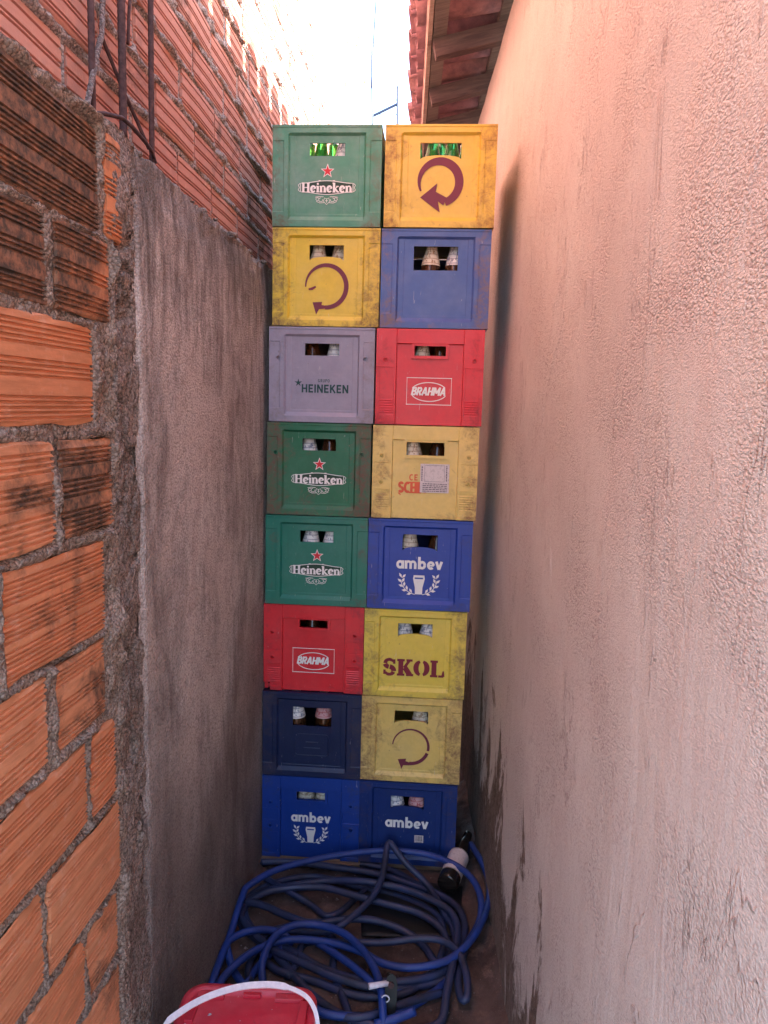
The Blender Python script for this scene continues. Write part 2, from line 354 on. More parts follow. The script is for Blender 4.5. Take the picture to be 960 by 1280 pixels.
# ------------------------------------------------------------------ bricks
def groove_profile(h, pitch=.0095, depth=.0026, bands=(0.0, .34, .66, 1.0), bw=.012):
    pr = [(0, .004), (.003, 0)]; z = .010; cents = [b*h for b in bands]
    while z < h-.010:
        if all(abs(z-c) > bw for c in cents[1:-1]):
            pr += [(z-pitch*.34, 0), (z-pitch*.20, -depth), (z+pitch*.20, -depth), (z+pitch*.34, 0)]
        z += pitch
    pr += [(h-.003, 0), (h, .004)]
    pr[0] = (0, -.004); pr[-1] = (h, -.004)
    return pr
def brick_mesh(name, L, h, segs, pitch, depth, seed, thick=.05, bw=.012, jit=.0015, matn='brick', rough=.00014):
    """face looks to +X, length along Y from 0, height along Z from 0"""
    rs = np.random.default_rng(seed); pr = groove_profile(h, pitch, depth, bw=bw); m = len(pr); vs = []; fs = []
    ys = np.linspace(0, L, segs+1)
    for j, y in enumerate(ys):
        for i, (z, d) in enumerate(pr):
            e = jit if i in (0, 1, m-1, m-2) else 0
            yy = y+(rs.normal(0, jit) if j in (0, segs) else 0)
            dd = d+rs.normal(0, rough)-(.0022 if j in (0, segs) else 0)-abs(rs.normal(0, e))
            vs.append((dd, yy, z+rs.normal(0, e)*.7))
    for j in range(segs):
        for i in range(m-1): a = j*m+i; fs.append((a, a+m, a+m+1, a+1))
    n = len(vs)
    for y in (0, L):
        for z in (0, h): vs.append((-thick, y, z))
    fs += [(0, n, n+2) + tuple(segs*m for _ in range(0)) + (segs*m,)]          # underside
    fs += [(m-1, segs*m+m-1, n+3, n+1)]                                          # top
    fs += [(n,)+tuple(range(0, m))+(n+1,), tuple(range(segs*m+m-1, segs*m-1, -1))+(n+2, n+3)]
    me = bpy.data.meshes.new(name); me.from_pydata(vs, [], fs); me.update(); me.materials.append(M[matn]); return me

# ------------------------------------------------------------------ boundary wall on the left
LX = -.60; TOP = 2.12
lw = tag(empty('boundary_wall', (LX, -1.1, FZ)), 'low left boundary wall, grooved orange hollow bricks in front and stained grey plaster beyond', 'wall')
INV = Vector((-LX, 1.1, -FZ))
def at_wall(o): o.location = Vector(o.location)+INV; return o
near = []     # (y0, y1, z0, z1, dirt, face offset)
rows = [
    (1.925, 2.105, [(-2.03, -1.755), (-1.745, -1.187), (-1.165, -1.102)], [.95, .95, .42]),
    (1.775, 1.915, [(-2.05, -1.66), (-1.645, -1.372), (-1.350, -1.168)], [.88, .90, .80]),
    (1.593, 1.757, [(-2.10, -1.715), (-1.70, -1.232)], [.30, .30]),
    (1.408, 1.570, [(-1.98, -1.70), (-1.685, -1.377), (-1.352, -1.172)], [.45, .50, .78]),
    (1.222, 1.388, [(-2.07, -1.83), (-1.815, -1.545), (-1.524, -1.213)], [.25, .3, .5]),
    (1.058, 1.203, [(-2.0, -1.70), (-1.69, -1.422), (-1.386, -1.213)], [.2, .3, .6]),
    (.885, 1.036, [(-1.93, -1.62), (-1.61, -1.306), (-1.286, -1.190)], [.1, .13, .18]),
    (.705, .864, [(-2.0, -1.75), (-1.74, -1.460), (-1.444, -1.180)], [.1, .14, .26]),
    (.545, .680, [(-1.93, -1.63), (-1.62, -1.329), (-1.312, -1.186)], [.1, .15, .5]),
    (.370, .522, [(-2.0, -1.73), (-1.72, -1.43), (-1.415, -1.19)], [.15, .2, .4]),
    (.195, .348, [(-1.93, -1.62), (-1.61, -1.32), (-1.305, -1.2)], [.2, .25, .4]),
    (.020, .172, [(-2.0, -1.70), (-1.69, -1.40), (-1.385, -1.2)], [.3, .3, .4])]
rb = random.Random(3); k = 0
for z0, z1, spans, dirts in rows:
    for (y0, y1), dt in zip(spans, dirts):
        pitch = rb.choice([.0078, .0085, .0095]); h = z1-z0
        me = brick_mesh('brick', y1-y0, h, max(3, int((y1-y0)/.045)), pitch, rb.uniform(.0036, .0050), 100+k, bw=rb.choice([.004, .009, .011]), jit=.0024)
        o = link('brick', me, None, lw); o.location = Vector((LX+rb.uniform(-.003, .003)+(.004 if dt < .3 else 0), y0, z0))+INV
        o.rotation_euler = (rb.uniform(-.012, .012), 0, rb.uniform(-.006, .006)); o['dirt'] = dt; k += 1
        near.append((y0, y1, z0, z1))
def mortar_depth(y, z, bricks, noise_s=22, amp=.010, base=-.016, seed=1, spill=.010):
    # signed distance into the nearest brick, so that mortar fills and spills over the joints
    d = np.full(y.shape, -1.0)
    for (y0, y1, z0, z1) in bricks:
        dd = np.minimum(np.minimum(y-y0, y1-y), np.minimum(z-z0, z1-z)); d = np.maximum(d, dd)
    n = fbm(y, z, noise_s, 5, seed); n2 = fbm(y, z, 110, 3, seed+7)
    t = np.clip((d+n*spill)/.010+.3, 0, 1)                       # 0 in the joint, 1 well inside a brick
    joint = amp*(.15+1.3*n)+.0045*n2-.0030
    return joint*(1-t)+base*t
def near_mortar(u, v):
    z = np.minimum(v, TOP); over = np.maximum(v-TOP, 0)
    x = LX+mortar_depth(u, z, near, 15, .018, -.016, 1, .022)
    x = np.where(over > 0, LX-over, x); zz = z+np.where(over > 0, .006*fbm(u, v, 25, 4, 9)-.002, 0)+.010*fbm(u, v*0, 9, 4, 4)*(z > TOP-.02)
    edge = np.clip((u+1.175)/.03, 0, 1)
    return np.stack([x+edge*.004, u, zz], -1)+np.array(INV)
Vn = np.concatenate([np.arange(FZ, TOP, .0065), [TOP], np.arange(TOP+.008, TOP+.092, .008)])
sheet('mortar', np.arange(-2.1, -1.149, .006), Vn, near_mortar, M['mortar'], lw)
def column_fn(u, v):
    z = np.minimum(v, TOP); over = np.maximum(v-TOP, 0)
    n = fbm(u, z, 16, 5, 21); n2 = fbm(u, z, 60, 4, 23); ridge = np.abs(fbm(u, z*.6, 13, 3, 25))
    c = np.clip((u+1.172)/.022, 0, 1)*np.clip((-1.022-u)/.02, 0, 1)
    x = LX-.012+c*(.010+.010*n+.004*n2-.012*(ridge < .08))
    x = np.where(over > 0, LX-over, x)
    wob = .014*fbm(z, z*0, 12, 4, 33)*(1 - np.clip((u+1.16)/.12, 0, 1))
    top = (.020*fbm(u, v*0, 14, 4, 4)+.010)*(z > TOP-.02)+np.where(over > 0, .008*fbm(u, v, 30, 4, 19), 0)
    return np.stack([x, u+wob, z+top], -1)+np.array(INV)
sheet('concrete_column', np.arange(-1.185, -1.012, .0045), np.concatenate([np.arange(FZ, TOP, .0055), [TOP], np.arange(TOP+.006, TOP+.092, .006)]), column_fn, M['column'], lw)
def plaster_fn(u, v):
    z = np.minimum(v, TOP); over = np.maximum(v-TOP, 0)
    n = fbm(u, z*.5, 5, 4, 31)*.004+fbm(u, z, 38, 4, 33)*.0016+fbm(u, z, 95, 2, 37)*.0007
    e = np.clip((u+1.040)/.010, 0, 1)
    chip = np.clip(.5+1.8*fbm(u, z, 10, 4, 39), 0, 1)*np.clip((z-1.98)/.14, 0, 1)*.012   # crumbling top edge
    x = LX-.010*(1-e)+.002+n-chip
    x = np.where(over > 0, LX-.004-over-.0, x)
    wob = .010*fbm(z, z*0, 9, 4, 43)*(1-np.clip((u+1.045)/.08, 0, 1))
    top = (.016*fbm(u, v*0, 11, 5, 4)-.004)*(z > TOP-.015)+np.where(over > 0, .010*fbm(u, v, 34, 4, 49), 0)
    return np.stack([x, u+wob, z+top], -1)+np.array(INV)
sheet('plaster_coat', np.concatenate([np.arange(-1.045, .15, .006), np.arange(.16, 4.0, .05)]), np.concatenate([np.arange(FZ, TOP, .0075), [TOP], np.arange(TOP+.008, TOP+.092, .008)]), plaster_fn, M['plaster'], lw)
at_wall(MB().box(-.69, -.63, -2.1, 4.0, FZ, TOP-.02).build('wall_core', M['mortar'], lw))
# lumps of fallen mortar along the top of the wall
mt = MB(); rr = random.Random(8)
def blob(mb, c, r, rnd, sq=.7):
    b = bmesh.new(); bmesh.ops.create_icosphere(b, subdivisions=2, radius=1)
    vs = [Vector(c)+Vector((v.co.x*r, v.co.y*r*1.2, v.co.z*r*sq))*(1+.28*(vnoise(np.array(v.co.x*2.3+c[1]*31), np.array(v.co.y*2.3+v.co.z*1.7+c[2]*11))-.5)*2) for v in b.verts]
    idx = {v: i for i, v in enumerate(b.verts)}; mb.add(vs, [tuple(idx[v] for v in f.verts) for f in b.faces]); b.free()
for k in range(150):
    y = rr.uniform(-1.25, .6); r = rr.uniform(.004, .013)
    blob(mt, (rr.uniform(-.69, -.607), y, TOP+.002+r*.3), r, rr)
o = at_wall(mt.build('mortar_crumbs', M['column'], lw, True)); o['kind'] = 'stuff'

# ------------------------------------------------------------------ tall brick house wall behind it
HX = -.68; PZ = .108; BH = .091; BL = .272; Z0 = 2.165; YE = 4.16; ZT = 5.35
hw = tag(empty('house_wall', (HX, -1, FZ)), 'tall unplastered wall of thin grooved red bricks rising behind the low boundary wall', 'wall')
HINV = Vector((-HX, 1, -FZ))
cells = []; rb = random.Random(12)
r = -3
while Z0+r*PZ < ZT-.05:
    z0 = Z0+r*PZ+.009; off = {0: -.287+.0, 1: -.155, 2: -.028+.05, 3: .123}.get(r % 4 if r >= 0 else 0, 0)+(rb.uniform(-.05, .05) if r > 4 else 0)
    y = off-.284*9
    while y > -2.35: y -= .284
    while y < YE:
        y1 = min(y+BL+rb.uniform(-.006, .006), YE)
        if y1-y > .05: cells.append((y+.006, y1, z0, z0+BH))
        y += .284
    r += 1
def seen(c):
    if max(pix((HX, c[0], c[2]))[2], pix((HX, c[1], c[3]))[2]) < .25 or c[0] < CAMP[1]+.5: return 0
    P = [pix((HX, a, b)) for a in c[:2] for b in c[2:]]
    x0, x1 = min(p[0] for p in P), max(p[0] for p in P); y0, y1 = min(p[1] for p in P), max(p[1] for p in P)
    x0c, x1c, y0c, y1c = max(x0, 0), min(x1, 960), max(y0, 0), min(y1, 1280)
    if x1c <= x0c or y1c <= y0c: return 0
    p = (HX, (c[0]+c[1])/2, c[3]); d = np.array(p)-CAMP; t = (-.65-CAMP[0])/d[0]
    if (CAMP+d*t)[2] < TOP-.01: return 0
    return (x1-x0)*(y1-y0)*((x1c-x0c)*(y1c-y0c)/((x1-x0)*(y1-y0)))**.5
rank = sorted(cells, key=lambda c: -seen(c)); parts = [c for c in rank[:285] if seen(c) > 60]; rest = [c for c in cells if c not in set(parts)]
vari = [brick_mesh('brick', BL-.006, BH, 2, .0080, .0048, 500+i, .05, .0075, .0010, 'brick_up', .0001) for i in range(6)]
for c in parts:
    full = abs((c[1]-c[0])-(BL-.006)) < .02
    o = link('brick', rb.choice(vari), None, hw); o.location = Vector((HX+rb.uniform(-.0035, .0035), c[0], c[2]+rb.uniform(-.002, .002)))+HINV
    if not full: o.scale = (1, (c[1]-c[0])/(BL-.006), 1)
    o.rotation_euler = (rb.uniform(-.008, .008), 0, rb.uniform(-.006, .006)); o['dirt'] = rb.choice([.05, .1, .15, .2, .2, .3, .45])
    px = pix((HX, c[0], c[2]))
    if .05 < c[0] < .7 and c[2] < 2.5: o['dirt'] = rb.uniform(.35, .6)
fb = MB()
for c in rest: fb.box(HX-.05, HX+rb.uniform(-.003, .003), c[0], c[1], c[2], c[3])
o = fb.build('brick_field', M['brick_up'], hw); o.location = HINV; o['kind'] = 'stuff'; o['dirt'] = .15
cg = {}
for c in cells: cg.setdefault(round((c[2]-Z0)/PZ), []).append(c)
def up_mortar(u, v):
    d = np.full(u.shape, -1.0)
    rr_ = np.round((v-Z0-.009-BH/2)/PZ).astype(int)
    for k_, row in cg.items():
        msk = rr_ == k_
        if not msk.any(): continue
        uu, vv = u[msk], v[msk]; dd = np.full(uu.shape, -1.0)
        for (y0, y1, z0, z1) in row: dd = np.maximum(dd, np.minimum(np.minimum(uu-y0, y1-uu), np.minimum(vv-z0, z1-vv)))
        d[msk] = dd
    n = fbm(u, v, 17, 5, 61); n2 = fbm(u, v, 75, 3, 67); big = fbm(u, v, 4, 3, 69)
    t = np.clip((d-.002+n*.013-.008*big)/.009+.35, 0, 1)
    # vertical joints are thin and dark, bed joints squeeze out
    j = .0140*(.35+1.1*n+.6*big)+.005*n2-.002
    dist_bed = np.abs((v-Z0-.0045)/PZ-np.round((v-Z0-.0045)/PZ))*PZ
    j = np.where(dist_bed < .016, j, -.004+.004*n)
    x = HX+j*(1-t)-.014*t
    return np.stack([x, u, v], -1)+np.array(HINV)
sheet('mortar', np.concatenate([np.arange(-2.3, .7, .0085), np.arange(.7, YE, .02)]), np.concatenate([np.arange(1.98, 3.3, .007), np.arange(3.3, ZT, .016)]), up_mortar, M['mortar_up'], hw)
o = MB().box(HX-.16, HX-.03, -2.35, YE, FZ, ZT).build('wall_core', M['mortar_up'], hw); o.location = HINV

# ------------------------------------------------------------------ reinforcing bars standing out of the column
def rod(name, pts, r, label, mat='rust', group='rusty reinforcing bars above the concrete column', ribbed=True):
    P = []
    for a, b in zip(pts[:-1], pts[1:]):
        a, b = Vector(a), Vector(b); n = max(2, int((b-a).length/.006)); P += [a+(b-a)*i/n for i in range(n)]
    P.append(Vector(pts[-1])); rad = [r*(1.10 if ribbed and i % 2 else 1.0) for i in range(len(P))]
    base = Vector(P[0]); mb = MB().tube([p-base for p in P], rad, 8)
    o = mb.build(name, M[mat], None, True); o.location = base
    return tag(o, label, 'steel bar', group)
rod('reinforcing_bar', [(-.655, -1.098, 2.05), (-.657, -1.09, 2.3), (-.662, -1.075, 2.85)], .0062, 'straight rusty steel bar, nearest of three rising from the top of the low wall')
rod('reinforcing_bar', [(-.650, -.975, 2.05), (-.652, -.968, 2.3), (-.656, -.958, 2.9)], .0078, 'thick rusty steel bar, middle of three rising from the top of the low wall')
rod('reinforcing_bar', [(-.655, -.812, 2.05), (-.657, -.806, 2.3), (-.660, -.783, 2.95)], .0062, 'slender rusty steel bar, farthest of three rising from the top of the low wall')
def onx(u, v, X): d = ray(u, v); return tuple(CAMP+d*(X-CAMP[0])/d[0])
rod('stirrup', [onx(108, 141, -.645), onx(130, 142, -.638), onx(152, 147, -.633), onx(165, 158, -.636), onx(182, 178, -.64), onx(190, 189, -.645), onx(194, 203, -.655)], .0042, 'bent rusty stirrup wire tied across the feet of the three steel bars', group='', ribbed=False)
rod('stirrup', [onx(127, 46, -.668), onx(140, 78, -.664), onx(156, 118, -.660), onx(172, 153, -.652), onx(186, 186, -.645)], .0040, 'thin slanting stirrup wire running down behind the middle steel bar', group='', ribbed=False)
rod('stirrup', [onx(109, 131, -.650), onx(114, 105, -.652), onx(121, 68, -.656), onx(127, 44, -.662), onx(128, 10, -.668), onx(131, -30, -.668)], .0055, 'pale cement crusted wire crossing the nearest steel bar', 'crust', '', False)
rod('stirrup', [onx(160, 55, -.668), onx(161, 20, -.668), onx(164, -30, -.668)], .0035, 'short dark wire end hanging beside the middle steel bar', group='', ribbed=False)

# ------------------------------------------------------------------ pink plastered wall on the right
WT = 3.12
def trowel(y, z):                       # long smeared trowel ridges and blistered patches
    b = fbm(y, z, 3.2, 4, 85); patch = np.clip((b-.05)*3, 0, 1)
    a = fbm(y*1.0+z*.30, z*.35, 2.6, 3, 81); r1 = np.exp(-(a/.018)**2)*.0022*np.clip(fbm(y, z, 2.1, 2, 83)*4, 0, 1)
    c = fbm(y*.6, z, 62, 3, 87)*.0007*(.15+.9*patch)+fbm(y, z, 24, 3, 89)*.0010*(.2+patch)
    smooth = np.clip((z-2.55)/.2, 0, 1)
    return (r1+c)*(1-.8*smooth)+fbm(y, z, 1.6, 3, 91)*.006
rwall = tag(empty('plastered_wall', (.25, 0, FZ)), 'pink rough plastered house wall along the right side, mouldy near the ground', 'wall')
RI = np.array([-.25, 0, -FZ])
def right_fn(u, v):
    z = np.minimum(v, WT); over = np.maximum(v-WT, 0)
    x = wallx(u, z)-trowel(u, z); x = np.where(over > 0, wallx(u, WT)+over, x)
    lip = .012*fbm(u, u*0, 5, 4, 99)*(z > WT-.01)
    return np.stack([x, u, z+lip], -1)+RI
Ur = np.concatenate([np.arange(-3.2, -2.2, .03), np.arange(-2.2, .5, .0055), np.arange(.5, 2.2, .02), np.arange(2.2, 7.1, .1)])
Vr = np.concatenate([np.arange(FZ-.02, .9, .006), np.arange(.9, WT, .0068), [WT], [WT+.02, WT+.08, WT+.15]])
sheet('plaster_coat', Ur, Vr, right_fn, M['pink'], rwall, True)
o = MB().add([(wallx(-3.2, 0)+.03, -3.2, FZ-.02), (wallx(7, 0)+.03, 7, FZ-.02), (wallx(7, 0)+.2, 7, FZ-.02), (wallx(-3.2, 0)+.2, -3.2, FZ-.02),
              (wallx(-3.2, WT)+.03, -3.2, WT-.02), (wallx(7, WT)+.03, 7, WT-.02), (wallx(7, WT)+.2, 7, WT-.02), (wallx(-3.2, WT)+.2, -3.2, WT-.02)],
             [(0,1,2,3),(7,6,5,4),(0,4,5,1),(1,5,6,2),(2,6,7,3),(3,7,4,0)]).build('wall_core', M['mortar_up'], rwall); o.location = Vector(RI)

# ------------------------------------------------------------------ tiled eave
SL = math.atan(.25); roof = tag(empty('tiled_roof', (-.068, 0, 3.09), .045), 'overhanging eave of old clay barrel tiles on dark rafters above the pink wall', 'roof')
# local frame: x up the slope (tilted), y along the eave; origin at the lower edge of the rafters
TL = Matrix.Rotation(-SL, 4, 'Y')
def roofpart(o): o.matrix_local = TL @ o.matrix_local; return o
rm = MB().box(0.03, 1.75, -.024, .024, -.035, .035).mesh('rafter'); rm.materials.append(M['rafter'])
for y in (-2.6, -2.1, -1.6, -1.15, -.68, -.22, .26, .74, 1.20, 1.60, 2.1, 2.6, 3.1, 3.6, 4.1, 4.6, 5.1, 5.6):
    o = link('rafter', rm, None, roof); o.location = (0, y, 0); o.rotation_euler = (0, 0, random.uniform(-.03, .03)); bpy.context.view_layer.update(); o.matrix_basis = TL @ o.matrix_basis
bm_ = MB().box(-.028, .028, -2.8, 5.8, .036, .056).mesh('batten'); bm_.materials.append(M['batten'])
for x in (.06, .33, .62, .91, 1.2, 1.5):
    o = link('batten', bm_, None, roof); o.matrix_basis = TL @ Matrix.Translation((x, 0, 0))
def tile_mesh(r0, r1, L, up, n=7, th=.011):
    vs = []; fs = []
    for x, rr2 in ((0, r0), (L, r1)):
        for rad in (rr2, rr2-th):
            for k_ in range(n+1):
                a = math.pi*k_/n; zz = math.sin(a)*rad*.8; vs.append((x, math.cos(a)*rad, zz if up else -zz))
    m = n+1
    for k_ in range(n):
        fs += [(k_, k_+1, 2*m+k_+1, 2*m+k_), (m+k_, 3*m+k_, 3*m+k_+1, m+k_+1), (k_, m+k_, m+k_+1, k_+1), (2*m+k_, 2*m+k_+1, 3*m+k_+1, 3*m+k_)]
    fs += [(0, 2*m, 3*m, m), (n, m+n, 3*m+n, 2*m+n)]
    me = bpy.data.meshes.new('roof_tile'); me.from_pydata(vs, [], fs); me.update(); me.materials.append(M['tile'])
    me.polygons.foreach_set('use_smooth', [True]*len(me.polygons)); return me
cap = tile_mesh(.078, .066, .46, True); chan = tile_mesh(.068, .080, .46, False)
rt = random.Random(4)
yk = -1.4
while yk < 4.6:
    for i in range(3):
        x = -.022+i*.38
        o = link('roof_tile', chan, None, roof); o.matrix_basis = TL @ Matrix.Translation((x+rt.uniform(-.008, .008), yk, .116+i*.004)) @ Matrix.Rotation(rt.uniform(-.02, .02), 4, 'Z') @ Matrix.Rotation(.03, 4, 'Y')
        o = link('roof_tile', cap, None, roof); o.matrix_basis = TL @ Matrix.Translation((x-.012+rt.uniform(-.010, .010), yk+.0925, .112+i*.004)) @ Matrix.Rotation(rt.uniform(-.03, .03), 4, 'Z') @ Matrix.Rotation(.03, 4, 'Y')
    yk += .185
# the rest of the roof, out of sight of the alley
fs_ = MB()
for (a, b) in ((-2.9, -1.5), (4.65, 5.8)): fs_.box(-.05, 1.2, a, b, .06, .17)
o = fs_.build('roof_slab', M['tile'], roof); o.matrix_basis = TL; o['kind'] = 'stuff'
fa = MB().box(-.012, .006, -2.8, 5.8, .030, .062).mesh('eave_board'); fa.materials.append(mat_wood('pale_eave_board_wood', (.36, .25, .22), (.50, .37, .33)))
o = link('eave_board', fa, None, roof); o.matrix_basis = TL @ Matrix.Translation((.02, 0, 0))

# ------------------------------------------------------------------ things beyond, against the sky
def sky_pt(u, v, y): return tuple(ony(u, v, y))
def line_thing(name, pts, r, label, cat, mat='cable'):
    b = Vector(pts[0]); o = MB().tube([Vector(p)-b for p in pts], r, 6).build(name, M[mat]); o.location = b; return tag(o, label, cat)
P = [sky_pt(u, v, 7.0) for u, v in ((457, 130), (458, 80), (462, 0), (464, -60))]
line_thing('cable', [sky_pt(466, 190, 6.0), sky_pt(465, 100, 6.0), sky_pt(463, 0, 6.0), sky_pt(461, -90, 6.0)], .010, 'dark cable dropping along the end of the tall brick wall, the left of two', 'cable')
line_thing('cable', [sky_pt(464, 110, 6.6), sky_pt(467, 55, 6.6), sky_pt(470.5, 0, 6.6), sky_pt(474, -60, 6.6)], .010, 'thin dark cable slanting down the bright sky, the right of two', 'cable')
ap = empty('antenna_mast', sky_pt(497, 210, 8.0)); b0 = Vector(ap.location)
tag(ap, 'thin blue steel mast with a slanting brace behind the crate stacks', 'mast')
for nm, pts in (('mast_pole', [(497, 210), (497, 108)]), ('brace', [(497, 130), (466, 145)]), ('cross_rod', [(476, 125), (520, 125)]), ('cross_rod', [(470, 143), (525, 143)])):
    o = MB().tube([Vector(sky_pt(u, v, 8.0))-b0 for u, v in pts], .017 if nm != 'cross_rod' else .004, 6).build(nm, M['cable'], ap)

# ------------------------------------------------------------------ lettering made of flat strokes
def arc(cx, cy, rx, ry, a0, a1, w0, w1=None, n=14, wm=None):
    w1 = w0 if w1 is None else w1; out = []
    for i in range(n+1):
        t = i/n; a = R(a0+(a1-a0)*t); w = w0+(w1-w0)*t
        if wm is not None: w += (wm-(w0+w1)/2)*math.sin(math.pi*t)
        out.append((cx+rx*math.cos(a), cy+ry*math.sin(a), w))
    return out
def ln(x0, y0, x1, y1, w, w2=None): return [(x0, y0, w), (x1, y1, w if w2 is None else w2)]
class Ink:
    """flat print: a stack of strokes and polygons in x-z, each a hair in front of the one before"""
    def __init__(s): s.mb = MB(); s.k = 0
    def _y(s): s.k += 1; return -.00002*(s.k % 12)
    def stroke(s, pts, closed=False):
        y = s._y(); n = len(pts); vs = []
        for i, (x, z, w) in enumerate(pts):
            a = pts[(i-1) % n] if (closed or i > 0) else pts[i]; b = pts[(i+1) % n] if (closed or i < n-1) else pts[i]
            dx, dz = b[0]-a[0], b[1]-a[1]; l = math.hypot(dx, dz) or 1; nx, nz = -dz/l*w/2, dx/l*w/2
            vs += [(x+nx, y, z+nz), (x-nx, y, z-nz)]
        m = n if closed else n-1
        s.mb.add(vs, [(2*i, 2*i+1, (2*i+3) % (2*n), (2*i+2) % (2*n)) for i in range(m)]); return s
    def poly(s, pts): y = s._y(); s.mb.add([(x, y, z) for x, z in pts], [tuple(range(len(pts)))]); return s
    def text(s, glyphs, x, z, size, shear=0.0, sx=1.0, gap=.12):
        for g in glyphs:
            adv, strokes = g
            for st in strokes: s.stroke([((px*sx+py*shear)*size+x, py*size+z, w_*size) for px, py, w_ in st])
            x += (adv*sx+gap)*size
        return s
    def build(s, name, mat, parent, loc):
        o = s.mb.build(name, mat, parent); o.location = loc; return o
def width(glyphs, size, sx=1.0, gap=.12): return size*(sum(g[0]*sx+gap for g in glyphs)-gap)
# slab serif lower case, bold
W = .25; S_ = .11
def ser(x, y, h=.17): return ln(x-h, y, x+h, y, S_)
def eo(tilt=12): return [arc(.32, .34, .24, .28, 0+tilt, 320, .18, .14, 18, .24), [( .10, .30, .085), (.56, .40, .085)]]
G_H = (.98, [ln(.22, 0, .22, 1, W), ln(.76, 0, .76, 1, W), ln(.22, .5, .76, .5, .10), ser(.22, .04), ser(.22, .96), ser(.76, .04), ser(.76, .96)])
G_e = (.62, eo()); G_i = (.34, [ln(.17, 0, .17, .66, W), ln(0, .62, .2, .62, S_), ser(.17, .04, .16), ln(.17, .78, .17, .98, .20)])
G_n = (.76, [ln(.17, 0, .17, .66, W), arc(.38, .42, .20, .22, 170, 0, .10, .19), ln(.58, 0, .58, .44, W), ln(0, .62, .2, .62, S_), ser(.17, .04, .16), ser(.58, .04, .16)])
G_k = (.74, [ln(.17, 0, .17, 1, W), ln(.2, .30, .56, .62, .10), ln(.28, .36, .60, .02, .19), ln(0, .96, .2, .96, S_), ser(.17, .04, .16), ser(.60, .04, .14), ser(.55, .62, .14)])
HEI = [G_H, G_e, G_i, G_n, G_e, G_k, G_e, G_n]
# sans caps
def sans(w):
    return dict(
        H=(.62, [ln(.09, 0, .09, 1, w), ln(.53, 0, .53, 1, w), ln(.09, .5, .53, .5, w*.9)]),
        E=(.52, [ln(.09, 0, .09, 1, w), ln(.05, w/2, .5, w/2, w), ln(.05, 1-w/2, .5, 1-w/2, w), ln(.05, .5, .45, .5, w*.9)]),
        I=(.18, [ln(.09, 0, .09, 1, w)]),
        N=(.64, [ln(.09, 0, .09, 1, w), ln(.55, 0, .55, 1, w), ln(.09, .97, .55, .03, w)]),
        K=(.60, [ln(.09, 0, .09, 1, w), ln(.12, .42, .52, 1, w), ln(.24, .56, .56, 0, w)]),
        G=(.64, [arc(.32, .5, .25, .43, 50, 350, w, n=16), ln(.36, .42, .6, .42, w), ]),
        R=(.58, [ln(.09, 0, .09, 1, w), ln(.05, 1-w/2, .30, 1-w/2, w), ln(.05, .46, .30, .46, w), arc(.30, .70, .19, .235, 90, -90, w, n=8), ln(.30, .46, .52, 0, w)]),
        U=(.60, [ln(.09, .3, .09, 1, w), ln(.51, .3, .51, 1, w), arc(.30, .3, .21, .235, 180, 360, w, n=10)]),
        P=(.56, [ln(.09, 0, .09, 1, w), ln(.05, 1-w/2, .30, 1-w/2, w), ln(.05, .46, .30, .46, w), arc(.30, .70, .19, .235, 90, -90, w, n=8)]),
        O=(.66, [arc(.33, .5, .26, .43, 0, 360, w, n=20)]),
        B=(.58, [ln(.09, 0, .09, 1, w), ln(.05, 1-w/2, .30, 1-w/2, w), ln(.05, .52, .32, .52, w), ln(.05, w/2, .32, w/2, w), arc(.30, .75, .17, .20, 90, -90, w, n=8), arc(.32, .29, .19, .22, 90, -90, w, n=8)]),
        A=(.66, [ln(.06, 0, .33, 1, w), ln(.33, 1, .60, 0, w), ln(.16, .30, .50, .30, w*.9)]),
        M=(.80, [ln(.09, 0, .09, 1, w), ln(.71, 0, .71, 1, w), ln(.11, .97, .40, .25, w), ln(.69, .97, .40, .25, w)]),
        C=(.60, [arc(.33, .5, .25, .43, 50, 310, w, n=16)]),
        S=(.54, [arc(.27, .73, .18, .20, 20, 270, w, n=10), arc(.27, .28, .19, .21, 90, -160, w, n=10)]))
SA = sans(.19); SB = sans(.22); SLt = sans(.14)
AB = dict(
    a=(.62, [arc(.29, .33, .20, .24, 0, 360, .205, n=20), ln(.51, 0, .51, .66, .205)]),
    m=(.98, [ln(.09, 0, .09, .66, .205), arc(.27, .40, .18, .19, 170, 0, .19, n=10), ln(.45, 0, .45, .42, .205), arc(.63, .40, .18, .19, 180, 0, .19, n=10), ln(.81, 0, .81, .42, .205)]),
    b=(.66, [ln(.09, 0, .09, .98, .205), arc(.32, .33, .20, .24, 0, 360, .205, n=20)]),
    e=(.60, [arc(.29, .33, .20, .24, 0, 315, .205, n=18), ln(.10, .32, .52, .32, .13)]),
    v=(.54, [ln(.06, .66, .27, .02, .205), ln(.27, .02, .48, .66, .205)]))
AMBEV = [AB[c] for c in 'ambev']
